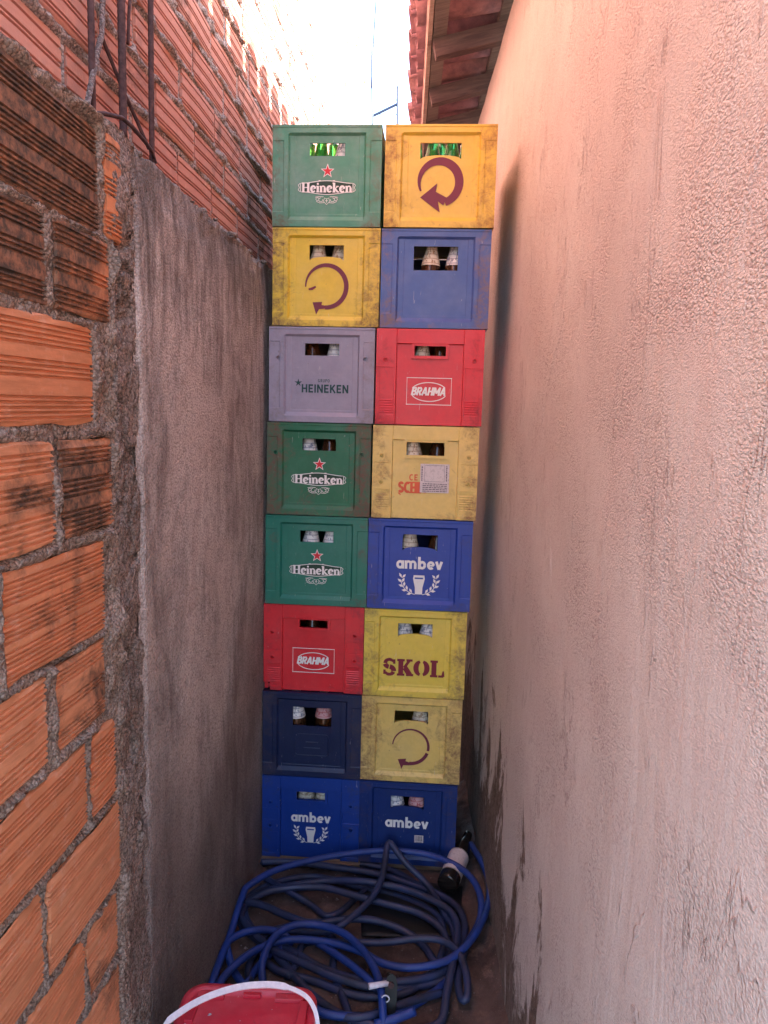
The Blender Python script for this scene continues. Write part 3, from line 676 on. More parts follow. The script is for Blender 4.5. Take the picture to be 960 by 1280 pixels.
SK = [
    (.78, [arc(.38, .74, .24, .22, 25, 185, .10, .20, 10), arc(.38, .74, .26, .24, 195, 262, .24, .22, 6), arc(.38, .27, .26, .24, 85, -5, .24, .24, 8), arc(.38, .26, .25, .22, -15, -160, .20, .10, 10), ln(.66, .70, .66, .98, .10), ln(.10, .04, .10, .32, .10)]),
    (.96, [ln(.24, .02, .24, .98, .24), ln(.02, .05, .46, .05, .10), ln(.02, .95, .46, .95, .10), ln(.44, .48, .74, .95, .12), ln(.48, .50, .78, .05, .26), ln(.56, .95, .92, .95, .10), ln(.56, .05, .98, .05, .10)]),
    (.92, [arc(.44, .5, .30, .42, 104, 256, .12, .12, 14, .26), arc(.48, .5, .30, .42, 76, -76, .12, .12, 14, .26)]),
    (.84, [ln(.24, .02, .24, .98, .24), ln(.02, .05, .46, .05, .10), ln(.02, .95, .46, .95, .10), ln(.50, .05, .80, .05, .10), ln(.77, .04, .79, .38, .14, .06)])]
def star(x, z, r, k=.42, n=5, rot=90): return [(x+(r if i % 2 == 0 else r*k)*math.cos(R(rot+180*i/n)), z+(r if i % 2 == 0 else r*k)*math.sin(R(rot+180*i/n))) for i in range(2*n)]
def starpoly(ink, x, z, r, k=.42, n=5, rot=90):
    p = star(x, z, r, k, n, rot)
    y = ink._y(); ink.mb.add([(x, y, z)]+[(a, y, b) for a, b in p], [(0, i+1, (i+1) % (2*n)+1) for i in range(2*n)])

SK = [(a, [[(x, y, w_*1.22 if w_ > .15 else w_*1.4) for x, y, w_ in st] for st in g]) for a, g in SK]
# ------------------------------------------------------------------ crates
CW, CH, CD, PITCHZ = .356, .3145, .50, .3179
def front_mesh(kind, hole, arch, sockets, notch=False, th=.016):
    hw_, hz0, hz1 = hole
    if kind == 'A':
        def dep(x, z):
            ax = abs(x); side = min(max((.127-ax)/.006, 0), 1); top = min(max((.291-z)/.007, 0), 1); bot = min(max((z-.020)/.013, 0), 1)
            d = .0085*min(side, top, bot)
            p = min(max((ax-.140)/.003, 0), 1)*min(max((.268-z)/.003, 0), 1)*min(max((z-.045)/.003, 0), 1)
            inner = min(max((.105-ax)/.002, 0), 1)*min(max((.285-z)/.002, 0), 1)*min(max((z-.040)/.002, 0), 1)
            lip = .0015*min(max((z-.306)/.002, 0), 1)
            return d+.0016*p+.0008*inner-lip
        xs = [0, .045, .047, .103, .105, .121, .127, .140, .143, .170, .176, .178]; zs = [0, .004, .020, .033, .038, .040, .042, .045, .048, .06, .1, .15, .265, .268, .271, .283, .285, .284+.0, .291, .306, .308, CH]
    else:
        def dep(x, z):
            ax = abs(x); side = min(max((.112-ax)/.0025, 0), 1); top = min(max((.268-z)/.003, 0), 1)
            d = .0105*min(side, top)
            band = .002*side*(1-top)
            fr = (ax < hw_+.009) and (z > hz0-.010); rim = 0
            if fr: d = min(d, .003)
            p = 0
            if ax > .118 and z < .235 and z > .015:
                p = .0015
                for sx_, sz_ in sockets:
                    if abs(z-sz_) < .024: p = 0
            if kind == 'B' and ax > .118 and ax < .165 and (.030 < z < .085): p += .0012*(int(round(z/.004)) % 2)
            return d+band+p
        xs = [0, hw_+.0088, hw_+.0092, .1095, .112, .1175, .1185, .1645, .1655, .174, .178]
        zs = [0, .0145, .0155, hz0-.0102, hz0-.0098, .2345, .2355, .265, .268, .306, CH]+[.028+.004*i for i in range(15)]+[s[1]+o_ for s in sockets for o_ in (-.0245, -.0235, .0235, .0245)]
    xs += [hw_, hw_*.33, hw_*.66, hw_*.85]; zs += [hz0, hz1, (hz0+hz1)/2, hz0-.03]
    for sx_, sz_ in sockets: xs += [sx_-.0072, sx_+.0072]; zs += [sz_-.0072, sz_+.0072]
    X = sorted(set(round(v, 5) for x in xs for v in (x, -x))); Z = sorted(set(round(z, 5) for z in zs))
    X = [x for i, x in enumerate(X) if i == 0 or x-X[i-1] > .0003]; Z = [z for i, z in enumerate(Z) if i == 0 or z-Z[i-1] > .0003]
    def mv(x, z):                            # curved lower lip of the hand hole
        if arch and abs(x) <= hw_+1e-4:
            b = arch*math.sqrt(max(0, 1-(x/(hw_*1.0))**2)) if abs(x) < hw_ else 0
            if abs(z-hz0) < 1e-4: return z+b
            if hz0 < z < hz1-1e-4: return z+b*.5
            if hz0-.031 < z < hz0: return z+b*.6
        return z
    def gone(x, z):
        if abs(x) < hw_ and hz0 < z < hz1: return True
        if notch and x < -.150 and z < .030: return True
        return any(abs(abs(x)-sx_) < .0072 and abs(z-sz_) < .0072 for sx_, sz_ in sockets)
    b = bmesh.new(); F = {}; B = {}
    for i, x in enumerate(X):
        for j, z in enumerate(Z):
            zz = mv(x, z); wob = .0006*math.sin(x*21+z*17)
            F[i, j] = b.verts.new((x, dep(x, z)+wob, zz)); B[i, j] = b.verts.new((x, th, zz))
    for i in range(len(X)-1):
        for j in range(len(Z)-1):
            if gone((X[i]+X[i+1])/2, (Z[j]+Z[j+1])/2): continue
            b.faces.new((F[i, j], F[i+1, j], F[i+1, j+1], F[i, j+1])); b.faces.new((B[i, j+1], B[i+1, j+1], B[i+1, j], B[i, j]))
    inv = {F[k_]: B[k_] for k_ in F}
    for e in [e for e in b.edges if len(e.link_faces) == 1 and e.verts[0] in inv and e.verts[1] in inv]:
        l = [l for l in e.link_faces[0].loops if l.edge == e][0]; v0, v1 = l.vert, l.link_loop_next.vert
        b.faces.new((v1, v0, inv[v0], inv[v1]))
    for v in [v for v in b.verts if not v.link_faces]: b.verts.remove(v)
    me = bpy.data.meshes.new('front_panel'); b.to_mesh(me); b.free(); return me
def socket_mesh():
    mb = MB(); n = 16; r = .0056; s = .0074; vs = []; 
    for k_ in range(n):
        a = 2*math.pi*k_/n+math.pi/n*0; c_, s_ = math.cos(a), math.sin(a); q = s/max(abs(c_), abs(s_))
        vs += [(c_*q, 0, s_*q), (c_*r*1.12, -.0008, s_*r*1.12), (c_*r, .001, s_*r), (c_*r, .014, s_*r)]
    fs = [(4*k_+j, 4*((k_+1) % n)+j, 4*((k_+1) % n)+j+1, 4*k_+j+1) for k_ in range(n) for j in range(3)]+[tuple(4*k_+3 for k_ in range(n))]
    return mb.add(vs, fs).mesh('screw_socket')
SOCK = socket_mesh()
sideme = MB().box(-.006, .006, 0, CD-.034, 0, CH-.001).mesh('side_panel')
baseme = MB().box(-CW/2+.008, CW/2-.008, .018, CD-.018, .004, .016).mesh('base')
sc_cache = {}
def put(name, me, mat, parent, loc, **kw):
    me = sc_cache.setdefault((me.name, mat.name), None) or me.copy(); sc_cache[(me.name_full if False else me.name, mat.name)] = me
    if not me.materials: me.materials.append(mat)
    o = link(name, me, None, parent); o.location = loc
    for k_, v in kw.items(): o[k_] = v
    return o
def logo_star(t, yy, scale=1.0, zc=.130, dark='black_ink'):
    s = scale; g = Ink(); starpoly(g, 0, 0, .0235*s, .42); a = g.build('star_outline', M['white'], t, (0.002, yy, zc+.043*s))
    g = Ink(); starpoly(g, 0, 0, .0185*s, .40); g.build('star', M['red_ink'], t, (0.002, yy-.0004, zc+.043*s))
    hwid, hh = .086*s, .0185*s
    g = Ink(); top = [(x, hh+(.004*math.cos(x/hwid*3.14)-.001)*s) for x in np.linspace(-hwid, hwid, 17)]
    ring = [(x, z, .0022*s) for x, z in top]+[(x, -z, .0022*s) for x, z in top[::-1]]; g.stroke(ring, True)
    for sg in (-1, 1): g.stroke([(sg*(hwid+.002), hh*.7, .0018*s), (sg*(hwid+.008*s), hh*.4, .0018*s), (sg*(hwid+.004*s), 0, .0018*s), (sg*(hwid+.008*s), -hh*.4, .0018*s), (sg*(hwid+.002), -hh*.7, .0018*s)])
    g.build('banner_outline', M['white'], t, (0, yy-.0002, zc-.008*s))
    g = Ink(); g.poly([(x*.975, z*.90) for x, z in top]+[(x*.975, -z*.90) for x, z in top[::-1]]); g.build('banner', M[dark], t, (0, yy, zc-.008*s))
    size = .0300*s; wd = width(HEI, size, 1.0, .02); g = Ink(); g.text(HEI, -wd/2, -size*.5, size, 0, 1.0, .02); g.build('lettering', M['white'], t, (0, yy-.0008, zc-.008*s))
    g = Ink(); q = .0016*s
    g.stroke([(0, -.017*s, q), (-.010*s, -.007*s, q), (-.007*s, .004*s, q), (0, 0, q), (.007*s, .004*s, q), (.010*s, -.007*s, q)], True); g.stroke([(0, .002*s, q), (0, -.011*s, q)]); g.stroke([(-.004*s, -.005*s, q), (.004*s, -.005*s, q)])
    for sg in (-1, 1):
        g.stroke([(sg*x, z, q) for x, z, _ in arc(.019*s, -.002*s, .007*s, .006*s, -200, 90, 1, n=10)]); g.stroke([(sg*x, z, q) for x, z, _ in arc(.030*s, 0, .0055*s, .0045*s, -120, 170, 1, n=8)])
        g.stroke([(sg*.010*s, .007*s, q), (sg*.024*s, .008*s, q), (sg*.038*s, .006*s, q)]); g.stroke([(sg*.008*s, -.011*s, q), (sg*.022*s, -.012*s, q), (sg*.034*s, -.007*s, q)])
        g.stroke([(sg*.020*s, .058*s, q), (sg*.027*s, .058*s, q)])
    g.build('hop_emblem', M['white'], t, (0, yy-.0002, zc-.044*s))['kind'] = 'stuff'
def logo_arrow(t, yy, cx, cz, r, w0, w1, a0, a1, head, gap=None, dash=False):
    g = Ink()
    if gap: g.stroke(arc(cx, cz, r, r, a0, gap[0], w0, w0+(w1-w0)*.6, 22)); g.stroke(arc(cx, cz, r, r, gap[1], a1, w1*.9, w1, 12))
    else: g.stroke(arc(cx, cz, r, r, a0, a1, w0, w1, 34, w1*1.15))
    g.poly(head)
    if dash: g.stroke([(cx-.058, cz-.010, .006), (cx-.046, cz-.008, .009), (cx-.034, cz-.001, .006)])
    g.build('arrow_emblem', M['purple'], t, (0, yy, 0))
def logo_oval(t, yy, cz):
    g = Ink(); a, b = .074, .044; g.stroke([(-a, -b, .0026), (a, -b, .0026), (a, b, .0026), (-a, b, .0026)], True)
    for q in ((-a, -b), (a, -b), (a, b), (-a, b)): g.stroke([(q[0]-.0013, q[1], .0026), (q[0]+.0013, q[1], .0026)])
    g.build('frame_line', M['white'], t, (0, yy, cz))
    g = Ink(); g.stroke(arc(0, -.002, .060, .031, 28, 158, .0028, n=20)); g.stroke(arc(0, -.002, .060, .031, 200, 338, .0028, n=20)); g.build('oval_line', M['white'], t, (0, yy-.0001, cz))
    gl = [SB[c] for c in 'BRAHMA']; size = .027; wd = width(gl, size, 1.0, .06)
    g = Ink(); g.text(gl, -wd/2-.003, -size*.5, size, .22, 1.0, .06); g.build('lettering', M['white'], t, (0, yy-.0004, cz))
def logo_ambev(t, yy, zt, size, laurel=True, cx=0.0, lz=.092, ls=1.0, off=0.0):
    wd = width(AMBEV, size, 1.0, .05); g = Ink(); g.text(AMBEV, -wd/2, 0, size, 0, 1.0, .05); g.build('lettering', M['white'], t, (cx, yy, zt))
    if not laurel: return
    g = Ink()
    for sg in (-1, 1):
        st = arc(0, .012*ls, .060*ls, .050*ls, -78, 0, .0022*ls, n=8); g.stroke([(sg*x, z, w_) for x, z, w_ in st])
        for i in range(5):
            a = R(-68+i*19); bx, bz = .058*ls*math.cos(a), .012*ls+.048*ls*math.sin(a)
            for dr, ll in ((a+R(90)-.65, .020), (a+R(90)+.62, .019)):
                ll *= ls; ex, ez = bx+ll*math.cos(dr), bz+ll*math.sin(dr); nx, nz = -math.sin(dr)*.0042*ls, math.cos(dr)*.0042*ls
                mx, mz = bx+.55*(ex-bx), bz+.55*(ez-bz)
                P_ = [(sg*bx, bz), (sg*(mx+nx), mz+nz), (sg*ex, ez), (sg*(mx-nx), mz-nz)]
                g.poly(P_ if sg < 0 else P_[::-1])
    g.build('laurel_emblem', M['white'], t, (cx, yy, lz))
    g = Ink(); s = ls
    g.poly([(-.012*s, -.036*s), (.012*s, -.036*s), (.013*s, -.012*s), (.020*s, .018*s), (.018*s, .030*s), (-.018*s, .030*s), (-.020*s, .018*s), (-.013*s, -.012*s)])
    g.build('glass_emblem', M['white'], t, (cx, yy, lz)); g = Ink(); g.poly([(-.014*s, .017*s), (.014*s, .017*s), (.014*s, .022*s), (-.014*s, .022*s)]); g.build('glass_emblem', CR['blue2'], t, (cx, yy-.0003, lz))

LC = dict(ny='panel')
PA, PB = .0088, .0103   # depth of the panel behind the frame, kinds A and B
def crate(col, row, off, mat, kind, hole, arch, sockets, label, logo, dirt, notch=False, yaw=0, yoff=0):
    # row 1 is the top
    z = (8-row)*PITCHZ+.0015; t = tag(empty('beer_crate', (off+CW/2, yoff, z), yaw), label, 'crate', 'bottle crates stacked in two columns across the alley')
    me = front_mesh(kind, hole, arch, sockets, notch); me.materials.append(mat)
    o = link('front_panel', me, None, t); o['dirt'] = dirt
    bk = MB(); hw_, h0, h1 = (.058, .215, .262) if row == 1 else (.0, .215, .262)  # rear hand hole left out below the top row to block light
    for a in ([(-CW/2, CW/2, 0, h0), (-CW/2, -hw_, h0, h1), (hw_, CW/2, h0, h1), (-CW/2, CW/2, h1, CH)] if row == 1 else [(-CW/2, CW/2, 0, CH)]): bk.box(a[0], a[1], CD-.016, CD, a[2], a[3])
    b = bmesh.new(); b.from_mesh(bk.mesh()); bmesh.ops.remove_doubles(b, verts=b.verts, dist=1e-5); bme = bpy.data.meshes.new('back_panel'); b.to_mesh(bme); b.free()
    bme.materials.append(mat); o = link('back_panel', bme, None, t); o['dirt'] = dirt
    for sg in (-1, 1):
        m2 = sideme.copy(); m2.materials.append(mat); o = link('side_panel', m2, None, t); o.location = (sg*(CW/2-.0065), .017, 0); o['dirt'] = dirt
    m2 = baseme.copy(); m2.materials.append(mat); o = link('base', m2, None, t)
    for sx_, sz_ in sockets:
        for sg in (-1, 1):
            m2 = SOCK.copy(); m2.materials.append(mat); o = link('screw_socket', m2, None, t); o.location = (sg*sx_, .0018 if kind == 'A' else 0.0004, sz_); o['dirt'] = dirt
    if logo: logo(t)
    return t
HA = (.058, .222, .262)
yA = PA-.0004+.0007; yA = .0078; yB = .0092
def lg_star(t): logo_star(t, yA, 1.0, .132)
def lg_r1(t): logo_arrow(t, yA, -.002, .141, .0645, .006, .023, 205, -72, [(-.062, .094), (-.008, .138), (-.012, .112), (.024, .094), (.014, .070), (-.004, .082), (.003, .048)])
def lg_l2(t): logo_arrow(t, yA, 0, .130, .068, .004, .013, 182, -92, [(-.044, .078), (-.012, .080), (-.014, .070), (-.002, .068), (-.002, .058), (-.022, .056), (-.032, .038)], dash=True)
def lg_r7(t): logo_arrow(t, yA, 0, .130, .064, .004, .013, 175, -92, [(-.044, .080), (-.014, .084), (-.016, .074), (-.002, .070), (-.002, .059), (-.024, .058), (-.030, .044)], gap=(-12, -20))
def lg_l3(t):
    gl = [SA[c] for c in 'HEINEKEN']; size = .0275; wd = width(gl, size, 1.15, .13); g = Ink(); g.text(gl, -wd/2, 0, size, 0, 1.15, .13); g.build('lettering', M['teal_ink'], t, (.012, yA, .099))
    gl = [SLt[c] for c in 'GRUPO']; size = .0105; g = Ink(); g.text(gl, 0, 0, size, 0, 1.0, .18); g.build('small_lettering', M['teal_ink'], t, (-.012, yA, .134))
    g = Ink(); starpoly(g, 0, 0, .014, .34); g.build('star', M['teal_ink'], t, (-.079, yA, .131))
def lg_oval(t): logo_oval(t, yB, .112)
def lg_sch(t):
    g = Ink(); gl = [SA['C'], SA['E']]; g.text(gl, -.052, .130, .021, 0, 1.1, .16); g.build('lettering', M['orange_ink'], t, (0, yB, 0))
    sl = {k_: (v[0], v[1]) for k_, v in sans(.24).items()}; g = Ink(); gl = [sl['S'], sl['C'], sl['H'], sl['I'], sl['N']]; g.text(gl, -.088, .088, .036, 0, .92, .05)
    for x in (-.047, -.031, -.021): g.stroke(ln(x-.006, .089, x+.010, .089, .005)); g.stroke(ln(x-.006, .123, x+.010, .123, .005))
    g.stroke([(-.088, .087, .004), (-.080, .080, .004)]); g.build('lettering', M['orange_ink'], t, (0, yB, 0))
    st = empty_part('sticker', t, (.034, yB-.0012, .140))
def empty_part(name, t, loc):
    mb = MB().box(-.049, .049, -.0003, .0003, -.050, .048); o = mb.build(name, M['paper'], t); o.location = loc; o['label'] = 'scuffed pinkish paper sticker with small dark print'
    g = Ink(); rs = random.Random(3)
    for k_ in range(5):
        x = -.040
        while x < .040:
            l = rs.uniform(.003, .012); g.stroke(ln(x, -.020-k_*.0062, min(x+l, .042), -.020-k_*.0062, .0028)); x += l+.002
    for side, x0 in ((0, -.043), (1, .040)):
        z = -.010
        while z < .040: l = rs.uniform(.002, .008); g.stroke(ln(x0, z, x0, min(z+l, .043), .0034)); z += l+.0018
    g.stroke([(-.034, -.012, .0012), (.033, -.012, .0012), (.033, .043, .0012), (-.034, .043, .0012)], True)
    o2 = g.mb.build('sticker_print', M['grey_ink'], o); o2.location = (0, -.0006, 0); return o
def lg_r5(t): logo_ambev(t, yA, .142, .044, True, 0, .090, 1.02)
def lg_skol(t): size = .059; wd = width(SK, size, 1.02, .03); g = Ink(); g.text(SK, -wd/2, 0, size, 0, 1.02, .03); g.build('lettering', M['maroon'], t, (-.002, yA, .075))
def lg_l7(t):
    g = Ink(); pts = []
    for cx, cz, a in ((.05, .03, 0), (-.05, .03, 90), (-.05, -.03, 180), (.05, -.03, 270)): pts += [(cx+.01*math.cos(R(a+b)), cz+.01*math.sin(R(a+b)), .0025) for b in (0, 30, 60, 90)]
    mb = MB(); ring = [(x, 0, z) for x, z, _ in pts]; mb.tube([(x, 0, z) for x, _, z in ring]+[ring[0]], .0013, 5, False)
    o = mb.build('embossed_frame', CR['navy'], t); o.location = (0, .0088, .118)
    for k_, wd in enumerate((.045, .060)):
        mb = MB(); mb.tube([(-wd/2, 0, 0), (wd/2, 0, 0)], .0015, 5); o = mb.build('embossed_bar', CR['navy'], t); o.location = (0, .0088, .128-k_*.022)
def lg_l8(t): logo_ambev(t, yB, .138, .040, True, 0, .092, .92)
def lg_r8(t):
    logo_ambev(t, yA, .138, .043, False)
    o = MB().box(-.016, .016, -.0002, .0002, -.014, .014).build('small_label', M['paper'], t); o.location = (.046, yA, .098)
    g = Ink(); x = -.013; rs = random.Random(2)
    while x < .012: w_ = rs.choice([.0008, .0012, .002]); g.stroke(ln(x, -.008, x, .012, w_)); x += w_+.0014
    g.stroke(ln(-.011, -.0115, .011, -.0115, .002)); o2 = g.mb.build('label_print', M['grey_ink'], o); o2.location = (0, -.0005, 0)
S2 = [(.147, .213)]; S4 = [(.147, .213), (.147, .122)]
LOFF = [-.570, -.568, -.578, -.583, -.587, -.594, -.603, -.610]; ROFF = [-.202, -.207, -.215, -.220, -.228, -.235, -.239, -.244]
LOFF = [max(x+.001, -.594) for x in LOFF]
crates = [
 ('L', 1, CR['green1'], 'A', HA, 0, [], 'pale green crate with red star logo, topmost of the left stack', lg_star, .10),
 ('L', 2, CR['yellow2'], 'A', (.057, .213, .262), .012, [], 'yellow crate with thin worn circular arrow, second from the top of the left stack', lg_l2, .26),
 ('L', 3, CR['grey'], 'A', HA, 0, S2, 'lilac grey crate with dark green lettering, the only grey one', lg_l3, .05),
 ('L', 4, CR['green2'], 'A', HA, 0, S2, 'dark green crate with red star logo and brown mud smears, right under the grey crate', lg_star, .36),
 ('L', 5, CR['green3'], 'A', HA, 0, [], 'bluish green crate with red star logo, between a dark green and a red crate', lg_star, .02),
 ('L', 6, CR['red'], 'B', (.050, .232, .262), 0, S4, 'red crate with four screw holes and broken lower left corner, in the left stack', lg_oval, .05),
 ('L', 7, CR['navy'], 'A', (.070, .188, .258), 0, [], 'nearly black navy crate without print, second from the bottom of the left stack', lg_l7, .10),
 ('L', 8, CR['blue3'], 'B2', (.052, .225, .258), 0, S4, 'bright blue crate with white lettering, wreath and screw holes, at the bottom left', lg_l8, .0),
 ('R', 1, CR['yellow1'], 'A', (.066, .212, .262), .012, [], 'amber yellow crate with thick purple circular arrow, topmost of the right stack', lg_r1, .20),
 ('R', 2, CR['blue1'], 'A', (.072, .186, .262), 0, [], 'dull blue crate without print and with a large hand hole, under the amber crate', None, .15),
 ('R', 3, CR['red'], 'B', (.052, .228, .260), 0, S2, 'bright red crate with two screw holes, in the right stack beside the grey crate', lg_oval, .02),
 ('R', 4, CR['yellow3'], 'B', (.064, .216, .260), 0, S4, 'pale yellow crate with orange lettering half covered by a paper sticker', lg_sch, .16),
 ('R', 5, CR['blue2'], 'A', (.060, .205, .262), .014, [], 'royal blue crate with white lettering and wreath, beside the bluish green crate', lg_r5, .05),
 ('R', 6, CR['yellow4'], 'A', (.060, .215, .264), .012, [], 'yellow crate with big dark red stencil letters across the front', lg_skol, .18),
 ('R', 7, CR['yellow3'], 'A', (.060, .214, .262), .012, [], 'grimy pale yellow crate with thin broken circular arrow, second from the bottom right', lg_r7, .34),
 ('R', 8, CR['blue4'], 'A', (.060, .208, .258), .012, [], 'dark blue crate with white lettering and a tiny barcode label, at the bottom right', lg_r8, .05)]
# bottles
PROF = [(.001, 0), (.030, 0), (.036, .004), (.0365, .02), (.0365, .155), (.035, .17), (.0325, .19), (.0275, .212), (.0215, .235), (.0150, .268), (.0160, .270), (.0160, .286), (.0110, .290), (.001, .290)]
bot_me = MB().lathe(PROF, 16).mesh('bottle_glass')
neck_me = MB(); neck_me.v = []; 
def band(prof, n=16, a0=0, a1=360, out=.0006):
    mb = MB(); vs = []; m = n+1
    for r_, z in prof:
        for k_ in range(m): a = R(a0+(a1-a0)*k_/n); vs.append(((r_+out)*math.cos(a), (r_+out)*math.sin(a), z))
    return mb.add(vs, [(i*m+k_, i*m+k_+1, (i+1)*m+k_+1, (i+1)*m+k_) for i in range(len(prof)-1) for k_ in range(n)]).mesh('label')
neck_me = band([(.0322, .192), (.0275, .212), (.0215, .235), (.0160, .262)])
body_me = band([(.0365, .045), (.0365, .150)])
cap_me = MB().lathe([(.013, .2832), (.0167, .2832), (.0160, .2925), (.012, .2945), (.001, .2945)], 16).mesh('crown_cap')
def bottle(loc, rot, glass, lab, label, group=None, body=None, capped=False, up=0):
    t = tag(empty('beer_bottle', loc), label, 'bottle', group); t.rotation_euler = rot
    for nm, me, m_ in (('glass', bot_me, M[glass]), ('neck_label', neck_me, M[lab] if lab else None), ('body_label', body_me, M[body] if body else None), ('crown_cap', cap_me, M['foil'] if capped else None)):
        if m_ is None: continue
        key = (nm, m_.name)
        if key not in sc_cache: m2 = me.copy(); m2.materials.append(m_); sc_cache[key] = m2
        o = link(nm, sc_cache[key], None, t, True)
    return t
bspec = {  # per crate: (x, tilt, glass, neck label) , side words
 'L1': [(-.036, 'green', None), (.036, 'green', 'wlabel')], 'L2': [(-.040, 'brown', 'cream'), (.034, 'brown', 'cream')],
 'L3': [(-.030, 'brown', None), (.040, 'brown', 'wlabel')], 'L4': [(-.040, 'brown', 'wlabel'), (.036, 'brown', None)],
 'L5': [(-.034, 'brown', 'wlabel'), (.044, 'brown', 'wlabel')], 'L6': [(-.02, 'brown', None)],
 'L7': [(-.058, 'brown', 'wlabel'), (.034, 'brown', 'pinklabel')], 'L8': [(-.030, 'brown', 'cream'), (.032, 'brown', 'cream')],
 'R1': [(-.036, 'dgreen', None), (.034, 'dgreen', None)], 'R2': [(-.022, 'brown', 'cream'), (.062, 'brown', 'wlabel')],
 'R3': [(-.032, 'brown', 'cream'), (.040, 'brown', None)], 'R4': [(-.045, 'brown', 'cream'), (.035, 'brown', None)],
 'R5': [(-.045, 'brown', 'cream'), (.052, 'brown', None)], 'R6': [(-.040, 'brown', 'wlabel'), (.042, 'brown', 'wlabel')],
 'R7': [(.038, 'brown', 'cream')], 'R8': [(-.040, 'brown', 'wlabel'), (.042, 'brown', 'pinklabel')]}
cname = {'L1': 'top left pale green crate', 'L2': 'yellow crate with the thin worn arrow', 'L3': 'lilac grey crate', 'L4': 'muddy dark green crate', 'L5': 'bluish green crate',
 'L6': 'red crate of the left stack', 'L7': 'navy crate', 'L8': 'bottom left bright blue crate', 'R1': 'amber crate with the thick arrow', 'R2': 'dull blue crate without print', 'R3': 'red crate of the right stack',
 'R4': 'crate with the paper sticker', 'R5': 'royal blue crate with the wreath', 'R6': 'crate with big stencil letters', 'R7': 'grimy crate with the broken arrow', 'R8': 'bottom right dark blue crate'}
gl_w = {'green': 'bright green', 'brown': 'brown', 'dgreen': 'deep green'}; lb_w = {'wlabel': 'white labelled', 'cream': 'cream labelled', 'pinklabel': 'pink labelled', None: ''}
rc = random.Random(9)
for (cl, row, mat, kind, hole, arch, sock, label, logo, dirt) in crates:
    off = (LOFF if cl == 'L' else ROFF)[row-1]
    yo = {'L8': -.004, 'L6': .004, 'R3': -.003}.get(cl+str(row), rc.uniform(-.004, .004))
    t = crate(cl, row, off, mat, kind, hole, arch, sock, label, logo, dirt, notch=(cl+str(row) == 'L6'), yaw=rc.uniform(-.006, .006), yoff=yo)
    bs = bspec[cl+str(row)]
    for i, (x, gm, lb) in enumerate(bs):
        side = '' if len(bs) == 1 else ('left ' if i == 0 else 'right ')
        lab = f"{side}{gl_w[gm]} {lb_w[lb]+' ' if lb else ''}bottle in {cname[cl+str(row)]}"
        zb = (8-row)*PITCHZ+.0175
        bottle((off+CW/2+x, yo+.058, zb), (rc.uniform(-.03, .03), rc.uniform(-.05, .05), rc.uniform(0, 6)), gm, lb, lab.strip(), 'beer bottles inside the crates', None, gm == 'brown')
    if row == 1:      # the open top crates: second row behind, lit from above
        for i, x in enumerate((-.08, 0, .08)):
            bottle((off+CW/2+x, yo+.15, 7*PITCHZ+.0175), (0, 0, i), bs[0][1], None, f"{['left', 'middle', 'right'][i]} {gl_w[bs[0][1]]} bottle in the second rank of the {cname[cl+str(row)]}", 'beer bottles inside the crates')

# ------------------------------------------------------------------ board under the stacks, black panel on the floor
bd = tag(MB().box(-.594, -.232, -.018, .5, -.022, 0).build('wooden_board', M['board'], None, False, .002), 'worn brown wooden board under the left crate stack', 'board')
bd = tag(MB().box(-.225, .125, .012, .5, -.022, 0).build('wooden_board', M['board'], None, False, .002), 'dark wooden board under the right crate stack', 'board')
sh = MB(); p = [onz(u, v, FZ+.012) for u, v in ((447, 1096), (578, 1110), (574, 1172), (452, 1172))]  # panel standing in for a dark area of the floor
n = 14; vs = []; fs = []
for i in range(n+1):
    for j in range(n+1):
        a, b2 = i/n, j/n; q = (p[0]*(1-a)+p[1]*a)*(1-b2)+(p[3]*(1-a)+p[2]*a)*b2
        vs.append((q[0], q[1], FZ+.015+.005*float(fbm(np.array(q[0]), np.array(q[1]), 14, 3, 5))))
fs = [(i*(n+1)+j, (i+1)*(n+1)+j, (i+1)*(n+1)+j+1, i*(n+1)+j+1) for i in range(n) for j in range(n)]
shme = sh.add(vs, fs).mesh('dark_floor_panel'); o = link('dark_floor_panel', shme, M['dark'], None, True); sm = o.modifiers.new('t', 'SOLIDIFY'); sm.thickness = .003
tag(o, 'flat black panel standing in for a dark area of floor under the coiled hoses', 'plastic sheet')

